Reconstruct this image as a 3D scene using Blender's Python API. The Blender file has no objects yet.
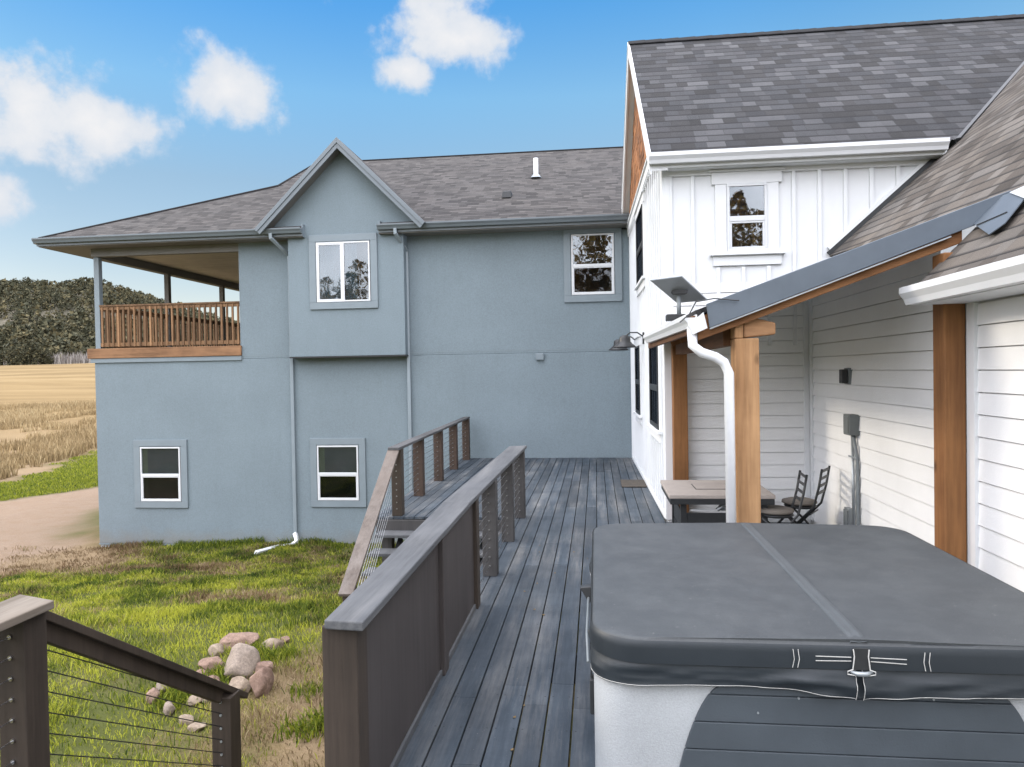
import bpy, math, random
import numpy as np
from mathutils import Vector, Matrix
random.seed(7); RNG = np.random.default_rng(7)
R = math.radians
scene = bpy.context.scene
C = scene.collection

# ------------------------------------------------------------------ camera
FPX, CX, CY, CAMZ = 725.0, 512.0, 383.5, 1.93
M = np.array([[0.99323995, 0.11482053, -0.01704827],
              [-0.01502097, -0.01849845, -0.99971605],
              [-0.11510329, 0.993214, -0.01664868]])      # rows: right, down, forward
cd = bpy.data.cameras.new('camera'); cam = bpy.data.objects.new('camera', cd); C.objects.link(cam)
cd.sensor_fit = 'HORIZONTAL'; cd.sensor_width = 36.0; cd.lens = 36.0 * FPX / 1024
cd.clip_start = 0.05; cd.clip_end = 6000
rot = Matrix((M[0], -M[1], -M[2])).transposed()
cam.matrix_world = Matrix.Translation((0, 0, CAMZ)) @ rot.to_4x4()
scene.camera = cam

# ------------------------------------------------------------------ light and exposure
SUN_EL, SUN_DIR = 21.0, (-0.962, 0.272)          # where the sun stands
EXPO, SKY, SUN = 1.70, 0.15, 0.55
scene.cycles.max_bounces = 14; scene.cycles.diffuse_bounces = 8; scene.cycles.transparent_max_bounces = 16
BACK = (10.7, 10.7, 11.5)                          # added fill for shaded walls: unseen bright cloud behind and overhead
scene.view_settings.view_transform = 'Standard'; scene.view_settings.look = 'None'
scene.view_settings.exposure = EXPO; scene.view_settings.gamma = 1.0

def ray(x, y): return M.T @ np.array([x - CX, y - CY, FPX])
def at(x, y, X=None, Y=None, Z=None):
    """the point of a world plane that a photo pixel measures"""
    d = ray(x, y)
    if X is not None: t = X / d[0]
    elif Y is not None: t = Y / d[1]
    else: t = (Z - CAMZ) / d[2]
    return Vector((t * d[0], t * d[1], CAMZ + t * d[2]))

sd = bpy.data.lights.new('sun', 'SUN'); so = bpy.data.objects.new('sun', sd); C.objects.link(so)
sd.energy = SUN; sd.angle = R(10.0); sd.color = (1.0, 0.87, 0.69)
sv = Vector((SUN_DIR[0] * math.cos(R(SUN_EL)), SUN_DIR[1] * math.cos(R(SUN_EL)), math.sin(R(SUN_EL))))
so.rotation_euler = sv.to_track_quat('Z', 'Y').to_euler()

def N(t, kind, **kw):
    n = t.nodes.new(kind)
    for k, v in kw.items():
        if k.startswith('i_'):
            n.inputs[k[2:].replace('_', ' ')].default_value = v
        else: setattr(n, k, v)
    return n
def math_(t, op, a, b=None, c=None, clamp=False):
    n = t.nodes.new('ShaderNodeMath'); n.operation = op; n.use_clamp = clamp
    for i, s in enumerate((a, b, c)):
        if s is None: continue
        if isinstance(s, (int, float)): n.inputs[i].default_value = s
        else: t.links.new(s, n.inputs[i])
    return n.outputs[0]
def ramp(t, src, stops):
    n = t.nodes.new('ShaderNodeValToRGB'); e = n.color_ramp.elements
    while len(e) < len(stops): e.new(0.5)
    for el, (p, c) in zip(e, stops):
        el.position = p; el.color = (c[0], c[1], c[2], 1) if hasattr(c, '__len__') else (c, c, c, 1)
    t.links.new(src, n.inputs[0]); return n.outputs[0]
def mixc(t, fac, a, b, mode='MIX'):
    n = t.nodes.new('ShaderNodeMix'); n.data_type = 'RGBA'; n.blend_type = mode
    for s, i in ((fac, 0), (a, 6), (b, 7)):
        if hasattr(s, 'default_value') or hasattr(s, 'is_output'): t.links.new(s, n.inputs[i])
        elif isinstance(s, (int, float)): n.inputs[i].default_value = s
        else: n.inputs[i].default_value = (*s[:3], 1)
    return n.outputs[2]

world = bpy.data.worlds.new('World'); scene.world = world; world.use_nodes = True
wt = world.node_tree; wt.nodes.clear()
sky = N(wt, 'ShaderNodeTexSky', sky_type='NISHITA', sun_disc=False)
sky.sun_elevation = R(SUN_EL); sky.sun_rotation = math.atan2(SUN_DIR[0], SUN_DIR[1]) % (2 * math.pi)
sky.altitude = 1800; sky.air_density = 1.0; sky.dust_density = 0.6; sky.ozone_density = 2.0
tc = N(wt, 'ShaderNodeTexCoord'); sx = N(wt, 'ShaderNodeSeparateXYZ'); wt.links.new(tc.outputs['Generated'], sx.inputs[0])
az = math_(wt, 'ARCTAN2', sx.outputs[0], sx.outputs[1]); el = math_(wt, 'ARCSINE', sx.outputs[2])
ns = N(wt, 'ShaderNodeTexNoise', i_Scale=11.0, i_Detail=9.0, i_Roughness=0.58); wt.links.new(tc.outputs['Generated'], ns.inputs['Vector'])
ns2 = N(wt, 'ShaderNodeTexNoise', i_Scale=4.5, i_Detail=4.0); wt.links.new(tc.outputs['Generated'], ns2.inputs['Vector'])
def azel(x, y):
    d = ray(x, y); d = d / np.linalg.norm(d); return math.atan2(d[0], d[1]), math.asin(d[2])
tot = None
clouds = [(20, 105, .17, .085), (95, 128, .13, .055), (-5, 200, .07, .04), (225, 92, .10, .055), (425, 15, .12, .075), (462, 40, .10, .055), (405, 70, .05, .03),
          (-420, 60, .35, .10), (1250, 120, .3, .08), (-900, 180, .4, .07)]
for cx_, cy_, sa, se in clouds:
    a0, e0 = azel(cx_, cy_)
    u = math_(wt, 'DIVIDE', math_(wt, 'SUBTRACT', az, a0), sa); v = math_(wt, 'DIVIDE', math_(wt, 'SUBTRACT', el, e0), se)
    r2 = math_(wt, 'ADD', math_(wt, 'MULTIPLY', u, u), math_(wt, 'MULTIPLY', v, v))
    m = math_(wt, 'SUBTRACT', 1.0, math_(wt, 'SQRT', r2))
    tot = m if tot is None else math_(wt, 'MAXIMUM', tot, m)
front = ramp(wt, sx.outputs[1], [(0.0, 0.), (0.42, 1.)])
low = ramp(wt, sx.outputs[2], [(0.55, 1.), (0.85, 0.)]); front = math_(wt, 'MULTIPLY', front, low)
dens = math_(wt, 'ADD', math_(wt, 'SUBTRACT', tot, .12), math_(wt, 'MULTIPLY', math_(wt, 'SUBTRACT', ns.outputs[0], 0.5), 2.7))
mr = N(wt, 'ShaderNodeMapRange', interpolation_type='SMOOTHSTEP'); mr.inputs[1].default_value = 0.02; mr.inputs[2].default_value = 0.55
wt.links.new(dens, mr.inputs[0])
cfac = math_(wt, 'MULTIPLY', mr.outputs[0], 0.96)
# clear air in front: deep blue above, pale towards the horizon; added bright cloud fill, unseen behind the viewpoint
grade = ramp(wt, sx.outputs[2], [(0.08, (.245, .190, .155)), (0.245, (.235, .225, .190)), (0.35, (.22, .29, .27)), (0.45, (.12, .26, .31))])
fsky = mixc(wt, 1.0, sky.outputs[0], grade, 'MULTIPLY')
cl = ramp(wt, math_(wt, 'ADD', math_(wt, 'MULTIPLY', dens, 0.5), math_(wt, 'MULTIPLY', ns2.outputs[0], .35)), [(0.1, (.88, 1.0, 1.18)), (0.38, (1.02, 1.07, 1.15)), (.7, (1.24, 1.22, 1.22))])
fsky = mixc(wt, 1.0, fsky, ramp(wt, math_(wt, 'ADD', sx.outputs[0], .7), [(0.1, (.82,) * 3), (.4, (1.0,) * 3), (.85, (1.5, 1.38, 1.3))]), 'MULTIPLY')
fsky = mixc(wt, cfac, fsky, cl)
cov = math_(wt, 'MAXIMUM', ramp(wt, ns2.outputs[0], [(.36, .45), (.6, 1.)]), ramp(wt, math_(wt, 'MULTIPLY', sx.outputs[0], -1.), [(.15, 0.), (.5, 1.)]))
bsky = mixc(wt, cov, mixc(wt, 1.0, sky.outputs[0], (1.0, .8, .6), 'MULTIPLY'), (BACK[0], BACK[1], BACK[2]))
bsky = mixc(wt, 1.0, bsky, ramp(wt, math_(wt, 'ADD', math_(wt, 'MULTIPLY', sx.outputs[0], .5), .5), [(0., (.50,) * 3), (.45, (1.05,) * 3), (1., (.90,) * 3)]), 'MULTIPLY')
fsky = mixc(wt, 1.0, fsky, (1.54, 1.54, 1.54), 'MULTIPLY')
fin = mixc(wt, front, bsky, fsky)
bg = N(wt, 'ShaderNodeBackground', i_Strength=SKY); wo = N(wt, 'ShaderNodeOutputWorld')
wt.links.new(fin, bg.inputs[0]); wt.links.new(bg.outputs[0], wo.inputs[0])

# ------------------------------------------------------------------ materials
MATS = {}
def newmat(name):
    m = bpy.data.materials.new(name); m.use_nodes = True; t = m.node_tree; t.nodes.clear()
    o = N(t, 'ShaderNodeOutputMaterial'); b = N(t, 'ShaderNodeBsdfPrincipled'); t.links.new(b.outputs[0], o.inputs[0])
    return m, t, b
def bump(t, b, h, s, d=0.01):
    n = N(t, 'ShaderNodeBump', i_Strength=s, i_Distance=d); t.links.new(h, n.inputs['Height']); t.links.new(n.outputs[0], b.inputs['Normal'])
def noise(t, vec, sc, det=4, ro=.55):
    n = N(t, 'ShaderNodeTexNoise', i_Scale=sc, i_Detail=det, i_Roughness=ro); t.links.new(vec, n.inputs['Vector']); return n.outputs[0]
def mapping(t, src, s):
    n = N(t, 'ShaderNodeMapping'); n.inputs['Scale'].default_value = s; t.links.new(src, n.inputs[0]); return n.outputs[0]
def plain(name, col, rough=.6, var=.12, sc=6., bs=.15, bsc=90., metal=0., spec=.5, stain=0., bd=.004):
    """painted, plastic or metal surface with uneven tone and a fine tooth"""
    m, t, b = newmat(name); g = N(t, 'ShaderNodeNewGeometry').outputs['Position']
    n1 = noise(t, g, sc, 6, .6); lo = [c * (1 - var) for c in col]; hi = [min(1, c * (1 + var)) for c in col]
    c = ramp(t, n1, [(.3, lo), (.7, hi)])
    if stain:
        n3 = noise(t, mapping(t, g, (3, 3, .5)), 2.2, 5, .7)
        c = mixc(t, math_(t, 'MULTIPLY', ramp(t, n3, [(.5, 0.), (.78, 1.)]), stain), c, [x * .55 for x in col])
    t.links.new(c, b.inputs['Base Color']); b.inputs['Metallic'].default_value = metal
    t.links.new(ramp(t, n1, [(.2, max(.05, rough - .08)), (.8, min(1, rough + .08))]), b.inputs['Roughness'])
    b.inputs['Specular IOR Level'].default_value = spec
    if bs: bump(t, b, noise(t, g, bsc, 4, .6), bs, bd)
    MATS[name] = m; return m
def wood(name, c1, c2, axis='z', rough=.75, gs=14., knots=0., wear=None, rnd=0.):
    """sawn boards: grain stretched along one world axis"""
    m, t, b = newmat(name); g = N(t, 'ShaderNodeNewGeometry').outputs['Position']
    st = {'x': (.06, 1, 1), 'y': (1, .06, 1), 'z': (1, 1, .06)}[axis]
    gv = mapping(t, g, st)
    n1 = noise(t, gv, gs, 7, .65); n2 = noise(t, gv, gs * 6, 5, .6); n3 = noise(t, g, 1.7, 4, .6)
    c = ramp(t, n1, [(.28, c1), (.5, [(a + d) / 2 for a, d in zip(c1, c2)]), (.72, c2)])
    c = mixc(t, math_(t, 'MULTIPLY', ramp(t, n2, [(.35, 1.), (.62, 0.)]), .35), c, [x * .5 for x in c1])
    c = mixc(t, ramp(t, n3, [(.4, 0.), (.7, .35)]), c, [x * 1.25 for x in c2])
    if knots:
        vo = N(t, 'ShaderNodeTexVoronoi', i_Scale=2.6); t.links.new(mapping(t, g, (1.4, 1.4, .8) if axis == 'z' else (1, 1, 1)), vo.inputs['Vector'])
        k = ramp(t, vo.outputs['Distance'], [(.05, 1.), (.13, 0.)])
        c = mixc(t, math_(t, 'MULTIPLY', k, knots), c, [x * .3 for x in c1])
    if wear:
        n4 = noise(t, mapping(t, g, st), 5., 7, .75); n5 = noise(t, g, .9, 3, .5)
        w = math_(t, 'MULTIPLY', ramp(t, n4, [(.45, 0.), (.68, 1.)]), ramp(t, n5, [(.35, .15), (.65, 1.)]))
        c = mixc(t, math_(t, 'MULTIPLY', w, .75), c, wear)
    if rnd:
        a = N(t, 'ShaderNodeAttribute', attribute_name='rnd')
        c = mixc(t, 1.0, c, ramp(t, a.outputs['Fac'], [(0., (1 - rnd,) * 3), (1., (1 + rnd, 1 + rnd * .9, 1 + rnd * .8))]), 'MULTIPLY')
    t.links.new(c, b.inputs['Base Color']); b.inputs['Roughness'].default_value = rough
    b.inputs['Specular IOR Level'].default_value = .35
    bump(t, b, math_(t, 'ADD', n1, math_(t, 'MULTIPLY', n2, .5)), .45, .004)
    MATS[name] = m; return m
def shingles(name, tones, tabw=.30, row=.145):
    """laminated asphalt shingles: random tabs per course, each course thicker at its lower edge (UV in metres)"""
    m, t, b = newmat(name); uv = N(t, 'ShaderNodeUVMap').outputs[0]
    s = N(t, 'ShaderNodeSeparateXYZ'); t.links.new(uv, s.inputs[0])
    g = N(t, 'ShaderNodeNewGeometry').outputs['Position']
    v = math_(t, 'DIVIDE', s.outputs[1], row); r_ = math_(t, 'FLOOR', v); fv = math_(t, 'FRACT', v)
    wn = N(t, 'ShaderNodeTexWhiteNoise', noise_dimensions='1D'); t.links.new(r_, wn.inputs['W'])
    u = math_(t, 'ADD', math_(t, 'DIVIDE', s.outputs[0], tabw), math_(t, 'MULTIPLY', wn.outputs[0], 17.3))
    # uneven tab widths
    u = math_(t, 'ADD', u, math_(t, 'MULTIPLY', math_(t, 'SINE', math_(t, 'MULTIPLY', u, 2.3)), .22))
    c_ = math_(t, 'FLOOR', u); fu = math_(t, 'FRACT', u)
    cb = N(t, 'ShaderNodeCombineXYZ'); t.links.new(c_, cb.inputs[0]); t.links.new(r_, cb.inputs[1])
    w2 = N(t, 'ShaderNodeTexWhiteNoise', noise_dimensions='2D'); t.links.new(cb.outputs[0], w2.inputs['Vector'])
    c = ramp(t, w2.outputs[0], [(i / (len(tones) - 1), k) for i, k in enumerate(tones)])
    gr = noise(t, g, 260., 3, .7); c = mixc(t, 1., c, ramp(t, gr, [(.3, (.72,) * 3), (.7, (1.3,) * 3)]), 'MULTIPLY')
    bl = noise(t, g, 1.3, 4, .6); c = mixc(t, 1., c, ramp(t, bl, [(.3, (.86,) * 3), (.7, (1.14, 1.12, 1.1))]), 'MULTIPLY')
    edge = ramp(t, fv, [(.06, 1.), (.26, 0.)])
    tabe = math_(t, 'MULTIPLY', ramp(t, fu, [(0., 1.), (.035, 0.)]), .6)
    c = mixc(t, math_(t, 'MULTIPLY', math_(t, 'MAXIMUM', edge, tabe), .92), c, (.012, .012, .013))
    t.links.new(c, b.inputs['Base Color']); b.inputs['Roughness'].default_value = .92; b.inputs['Specular IOR Level'].default_value = .25
    h = math_(t, 'ADD', math_(t, 'SUBTRACT', 1., fv), math_(t, 'MULTIPLY', w2.outputs[0], .45))
    h = math_(t, 'ADD', h, math_(t, 'MULTIPLY', gr, .25))
    bump(t, b, h, .8, .012); MATS[name] = m; return m

plain('stucco', (.180, .224, .250), .9, .06, .8, .9, 120, stain=.12, spec=.2, bd=.005)
_m = MATS['stucco']; _t = _m.node_tree; _b = [n for n in _t.nodes if n.type == 'BSDF_PRINCIPLED'][0]; _g = N(_t, 'ShaderNodeNewGeometry').outputs['Position']
_c = _b.inputs['Base Color'].links[0].from_socket
_c = mixc(_t, 1., _c, ramp(_t, noise(_t, _g, 38., 6, .8), [(.32, (.86,) * 3), (.68, (1.13,) * 3)]), 'MULTIPLY')
_s = N(_t, 'ShaderNodeSeparateXYZ'); _t.links.new(_g, _s.inputs[0])
_f = math_(_t, 'ADD', math_(_t, 'MULTIPLY', _s.outputs[2], -1.0), math_(_t, 'MULTIPLY', noise(_t, _g, 3.5, 5, .7), .55))       # soil splashed on the foot of the wall
_c = mixc(_t, ramp(_t, math_(_t, 'SUBTRACT', _f, 1.62), [(.30, 0.), (.62, .42)]), _c, (.20, .17, .135))
_t.links.new(_c, _b.inputs['Base Color'])
plain('downspout_grey', (.24, .285, .315), .4, .05, 3, .0)
plain('trim_grey', (.175, .215, .24), .55, .06, 3, .1, 60)
plain('gutter_grey', (.125, .15, .168), .4, .07, 3, .05, 40)
plain('soffit_grey', (.15, .145, .135), .7, .08, 3, .1, 60)
plain('white_paint', (.67, .69, .705), .55, .035, 1.6, .15, 120, stain=.05)
plain('white_siding', (.75, .76, .765), .6, .04, 1.6, .25, 90, stain=.06)
plain('white_metal', (.66, .68, .70), .35, .03, 3, .0)
plain('vinyl_white', (.60, .62, .64), .4, .02, 8, .0)
plain('concrete', (.30, .31, .32), .9, .15, 4, .4, 60)
plain('dark_metal', (.018, .020, .022), .45, .2, 20, .1, 200)
plain('black_plastic', (.02, .022, .024), .5, .2, 20, .1, 150)
plain('steel', (.45, .45, .46), .3, .1, 30, 0, metal=1.)
plain('galv', (.34, .37, .39), .4, .12, 6, .08, 60, metal=.6)
plain('flashing', (.105, .128, .155), .42, .10, 2.5, .12, 8, metal=.3, stain=.15, bd=.01)
plain('box_grey', (.12, .135, .135), .5, .1, 9, .1, 90)
plain('conduit', (.16, .18, .19), .4, .1, 9, 0)
plain('dish_grey', (.40, .43, .46), .5, .03, 6, 0)
plain('cover_vinyl', (.035, .040, .044), .55, .12, 1.4, .5, 380, spec=.45, bd=.002)
_m = MATS['cover_vinyl']; _t = _m.node_tree; _b = [n for n in _t.nodes if n.type == 'BSDF_PRINCIPLED'][0]; _g = N(_t, 'ShaderNodeNewGeometry').outputs['Position']
_c = _b.inputs['Base Color'].links[0].from_socket
_c = mixc(_t, ramp(_t, noise(_t, _g, 4.5, 7, .75), [(.42, 0.), (.75, .45)]), _c, (.085, .092, .095)); _c = mixc(_t, ramp(_t, noise(_t, _g, 70., 3, .5), [(.69, 0.), (.76, .5)]), _c, (.20, .20, .19))
_c = mixc(_t, 1., _c, ramp(_t, noise(_t, _g, 300., 3, .8), [(.3, (.78,) * 3), (.7, (1.22,) * 3)]), 'MULTIPLY')
_t.links.new(_c, _b.inputs['Base Color'])
plain('cover_band', (.018, .024, .030), .5, .09, 5, .35, 420, spec=.45, bd=.0015)
plain('cover_seam', (.055, .062, .067), .55, .08, 6, .3, 300, spec=.4, bd=.0015)
plain('stitch', (.50, .50, .48), .8, .1, 90, 0)
plain('tub_corner', (.35, .37, .385), .55, .09, 2.2, .5, 160, stain=.16)
_m = MATS['tub_corner']; _t = _m.node_tree; _b = [n for n in _t.nodes if n.type == 'BSDF_PRINCIPLED'][0]; _g = N(_t, 'ShaderNodeNewGeometry').outputs['Position']
_c = _b.inputs['Base Color'].links[0].from_socket
_c = mixc(_t, 1., _c, ramp(_t, noise(_t, _g, 170., 4, .8), [(.32, (.88,) * 3), (.68, (1.12,) * 3)]), 'MULTIPLY'); _t.links.new(_c, _b.inputs['Base Color'])
plain('tub_panel', (.050, .062, .074), .6, .14, 4, .2, 120)
plain('mat_rubber', (.055, .045, .035), .9, .5, 22, .7, 120)
plain('cushion', (.17, .15, .13), .95, .1, 40, .4, 260)
plain('table_top', (.34, .30, .27), .7, .1, 9, .3, 80)
plain('interior', (.055, .058, .060), .8, .3, 1.5, 0)
plain('interior_pale', (.10, .11, .075), .8, .1, 1.5, 0)
plain('curtain', (.27, .34, .38), .9, .05, 6, 0)
plain('screen', (.055, .062, .07), .8, .1, 30, .0)
plain('hole_metal', (.30, .30, .30), .4, .1, 30, 0, metal=.8)
wood('deck_wood', (.019, .031, .045), (.054, .070, .088), 'y', .72, 9., wear=(.215, .215, .21), rnd=.26)
_m = MATS['deck_wood']; _t = _m.node_tree; _b = [n for n in _t.nodes if n.type == 'BSDF_PRINCIPLED'][0]
_g = N(_t, 'ShaderNodeNewGeometry').outputs['Position']; _s = N(_t, 'ShaderNodeSeparateXYZ'); _t.links.new(_g, _s.inputs[0])
_c = _b.inputs['Base Color'].links[0].from_socket
_u = math_(_t, 'ABSOLUTE', math_(_t, 'SUBTRACT', math_(_t, 'FLOORED_MODULO' if 0 else 'WRAP', math_(_t, 'SUBTRACT', _s.outputs[0], at(596.4, 457.7, Z=0).x), .1435, 0.), .0717))
_du = math_(_t, 'SUBTRACT', _u, .048); _dv = math_(_t, 'SUBTRACT', math_(_t, 'WRAP', _s.outputs[1], .406, 0.), .2)
_r = math_(_t, 'SQRT', math_(_t, 'ADD', math_(_t, 'MULTIPLY', _du, _du), math_(_t, 'MULTIPLY', _dv, _dv)))
_k = ramp(_t, math_(_t, 'MULTIPLY', _r, 100.), [(.40, 1.), (.60, 0.)])
_c = mixc(_t, math_(_t, 'MULTIPLY', _k, .8), _c, (.01, .012, .015))
_sp = noise(_t, _g, 130., 2, .5); _c = mixc(_t, ramp(_t, _sp, [(.70, 0.), (.78, .55)]), _c, (.30, .30, .28))
_bl = noise(_t, _g, 2.2, 5, .7); _c = mixc(_t, 1., _c, ramp(_t, _bl, [(.3, (.70, .72, .75)), (.7, (1.25, 1.22, 1.2))]), 'MULTIPLY')
_t.links.new(_c, _b.inputs['Base Color'])
wood('rail_cap', (.052, .056, .062), (.100, .105, .112), 'y', .75, 9., wear=(.155, .155, .155), rnd=.1)
wood('rail_dark', (.035, .034, .035), (.075, .072, .071), 'z', .7, 9.)
wood('rail_brown', (.022, .017, .013), (.060, .045, .034), 'z', .65, 9.)
wood('post_rust', (.032, .022, .017), (.080, .052, .038), 'z', .75, 9.)
wood('stair_cap', (.085, .068, .058), (.155, .13, .112), 'y', .8, 9., wear=(.20, .18, .165))
wood('panel_dark', (.043, .036, .034), (.068, .059, .056), 'z', .6, 4.)
wood('cedar_post', (.24, .12, .05), (.48, .29, .145), 'z', .75, 7., knots=.8)
wood('cedar_dark', (.10, .038, .012), (.27, .125, .045), 'z', .75, 7., knots=.8)
wood('cedar_beam', (.07, .030, .013), (.17, .08, .035), 'y', .75, 7., knots=.5)
wood('cedar_rake', (.13, .052, .018), (.28, .135, .055), 'x', .75, 7., knots=.3)
wood('cedar_stub', (.20, .10, .05), (.42, .24, .12), 'x', .8, 7., knots=.9)
wood('balcony_rim', (.085, .038, .016), (.33, .18, .09), 'x', .7, 9., knots=.9)
wood('baluster_wood', (.10, .055, .028), (.30, .175, .09), 'z', .75, 8., rnd=.35)
wood('cap_dark', (.040, .041, .044), (.085, .086, .09), 'y', .75, 9., wear=(.14, .14, .14))
wood('cap_sunlit', (.085, .068, .05), (.18, .15, .12), 'y', .8, 9., wear=(.30, .27, .23))  # sunlight on the near-left cap put into the colour: paler, warmer wood
plain('lamp_black', (.022, .023, .025), .4, .2, 20, .1, 200)
wood('porch_ceiling', (.52, .46, .37), (.64, .58, .48), 'x', .7, 5.)
wood('shake', (.15, .055, .02), (.36, .17, .07), 'z', .75, 8., rnd=.45)
shingles('shingle_grey', [(.024, .024, .025), (.036, .036, .038), (.048, .050, .055), (.026, .027, .030), (.078, .080, .085), (.040, .040, .044)], .21, .19)
shingles('shingle_brown', [(.028, .026, .025), (.060, .056, .054), (.084, .079, .076), (.038, .035, .034), (.088, .082, .078), (.050, .046, .044)], .21, .15)
shingles('shingle_tan', [(.042, .036, .031), (.085, .074, .064), (.118, .105, .092), (.058, .050, .043), (.135, .125, .115), (.070, .063, .056)], .23, .145)

def glass(name, refl=.4, tint=(.55, .6, .62)):
    m = bpy.data.materials.new(name); m.use_nodes = True; t = m.node_tree; t.nodes.clear()
    o = N(t, 'ShaderNodeOutputMaterial'); tr = N(t, 'ShaderNodeBsdfTransparent'); tr.inputs[0].default_value = (*tint, 1)
    gl = N(t, 'ShaderNodeBsdfGlossy', i_Roughness=.015); gl.inputs[0].default_value = (.95, .97, 1, 1)
    g = N(t, 'ShaderNodeNewGeometry').outputs['Position']
    n = N(t, 'ShaderNodeBump', i_Strength=.06, i_Distance=.02); t.links.new(noise(t, g, 2.2, 2), n.inputs['Height']); t.links.new(n.outputs[0], gl.inputs['Normal'])
    mx = N(t, 'ShaderNodeMixShader'); mx.inputs[0].default_value = refl
    t.links.new(tr.outputs[0], mx.inputs[1]); t.links.new(gl.outputs[0], mx.inputs[2]); t.links.new(mx.outputs[0], o.inputs[0])
    MATS[name] = m
glass('glass_clear', .12); glass('glass_dim', .03, (.75, .78, .8)); glass('glass_screen', .04, (.4, .42, .45))

# ------------------------------------------------------------------ mesh helper
class MB:
    def __init__(s): s.v = []; s.f = []; s.uv = []; s.r = []
    def face(s, pts, uv=None, r=0.):
        i = len(s.v); s.v += [tuple(p) for p in pts]; s.f.append(tuple(range(i, i + len(pts))))
        s.uv.append(uv or [(0, 0)] * len(pts)); s.r.append(r); return s
    def hull8(s, p, r=None):
        r = random.random() if r is None else r
        i = len(s.v); s.v += [tuple(q) for q in p]
        for q in ((0, 3, 2, 1), (4, 5, 6, 7), (0, 1, 5, 4), (1, 2, 6, 5), (2, 3, 7, 6), (3, 0, 4, 7)):
            s.f.append(tuple(i + k for k in q)); s.uv.append([(0, 0)] * 4); s.r.append(r)
        return s
    def box(s, x0, x1, y0, y1, z0, z1, r=None):
        return s.hull8([(x0, y0, z0), (x1, y0, z0), (x1, y1, z0), (x0, y1, z0), (x0, y0, z1), (x1, y0, z1), (x1, y1, z1), (x0, y1, z1)], r)
    def beam(s, a, b, w, h, up=(0, 0, 1), r=None):
        """box from a to b; w across, h along up; a and b on its centre line"""
        a = Vector(a); b = Vector(b); d = (b - a).normalized(); sd_ = d.cross(Vector(up)).normalized() * w / 2; u = sd_.cross(d).normalized() * h / 2
        return s.hull8([a - sd_ - u, a + sd_ - u, b + sd_ - u, b - sd_ - u, a - sd_ + u, a + sd_ + u, b + sd_ + u, b - sd_ + u], r)
    def prism(s, poly, vec, r=0.):
        vec = Vector(vec); a = [Vector(p) for p in poly]; b = [p + vec for p in a]; n = len(a)
        nrm = Vector((0, 0, 0))
        for k in range(n): nrm += a[k].cross(a[(k + 1) % n])
        if nrm.dot(vec) > 0: a2, b2 = a[::-1], b
        else: a2, b2 = a, b[::-1]
        i = len(s.v); s.v += [tuple(p) for p in a + b]
        s.f.append(tuple(i + (k if a2 is a else n - 1 - k) for k in range(n)))
        s.f.append(tuple(i + n + (k if b2 is b else n - 1 - k) for k in range(n)))
        flip = a2 is a
        for k in range(n):
            j = (k + 1) % n; q = (k, j, n + j, n + k)
            s.f.append(tuple(i + z for z in (q[::-1] if flip else q)))
        s.uv += [[(0, 0)] * n] * 2 + [[(0, 0)] * 4] * n; s.r += [r] * (n + 2); return s
    def tube(s, path, rad, n=8, cap=True, sq=False):
        P = [Vector(p) for p in path]; rads = rad if hasattr(rad, '__len__') else [rad] * len(P); rings = []
        prev = None
        for k, p in enumerate(P):
            d = (P[min(k + 1, len(P) - 1)] - P[max(k - 1, 0)]).normalized()
            if prev is None: a = d.orthogonal().normalized() if not sq else (Vector((0, 1, 0)) if abs(d.y) < .9 else Vector((1, 0, 0)))
            else: a = prev
            a = (a - d * a.dot(d)).normalized(); prev = a; b = d.cross(a)
            i = len(s.v); ring = []
            for q in range(n):
                t = 2 * math.pi * (q + (.5 if sq else 0)) / n
                s.v.append(tuple(p + (a * math.cos(t) + b * math.sin(t)) * rads[k])); ring.append(i + q)
            rings.append(ring)
        for A, B in zip(rings, rings[1:]):
            for q in range(n): s.f.append((A[q], A[(q + 1) % n], B[(q + 1) % n], B[q])); s.uv.append([(0, 0)] * 4); s.r.append(0)
        if cap:
            s.f += [tuple(rings[0][::-1]), tuple(rings[-1])]; s.uv += [[(0, 0)] * n] * 2; s.r += [0, 0]
        return s
    def lathe(s, cx, cy, prof, n=20, axis_tilt=None):
        rings = []
        for r_, z in prof:
            i = len(s.v); s.v += [(cx + r_ * math.cos(2 * math.pi * q / n), cy + r_ * math.sin(2 * math.pi * q / n), z) for q in range(n)]; rings.append([i + q for q in range(n)])
        for A, B in zip(rings, rings[1:]):
            for q in range(n): s.f.append((A[q], A[(q + 1) % n], B[(q + 1) % n], B[q])); s.uv.append([(0, 0)] * 4); s.r.append(0)
        return s
    def build(s, name, mat, parent=None, bevel=0., smooth=False, solid=0.):
        me = bpy.data.meshes.new(name); me.from_pydata(s.v, [], s.f)
        uvl = me.uv_layers.new(name='UVMap'); flat = [c for f in s.uv for p in f for c in p]; uvl.data.foreach_set('uv', flat)
        at_ = me.attributes.new('rnd', 'FLOAT', 'FACE'); at_.data.foreach_set('value', s.r)
        if smooth: me.polygons.foreach_set('use_smooth', [True] * len(me.polygons))
        me.materials.append(MATS[mat] if isinstance(mat, str) else mat); me.update()
        o = bpy.data.objects.new(name, me); C.objects.link(o)
        if parent is not None: attach(o, parent)
        if solid:
            md = o.modifiers.new('solid', 'SOLIDIFY'); md.thickness = solid; md.offset = -1
        if bevel:
            md = o.modifiers.new('bevel', 'BEVEL'); md.width = bevel; md.segments = 2; md.limit_method = 'ANGLE'; md.angle_limit = R(40)
        return o
def attach(o, p):
    o.parent = p
    if p.parent is None and p.type == 'EMPTY': o.matrix_parent_inverse = Matrix.Translation(-p.location)
def tag(o, label=None, cat=None, group=None, kind=None):
    for k, v in (('label', label), ('category', cat), ('group', group), ('kind', kind)):
        if v: o[k] = v
    return o
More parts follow.
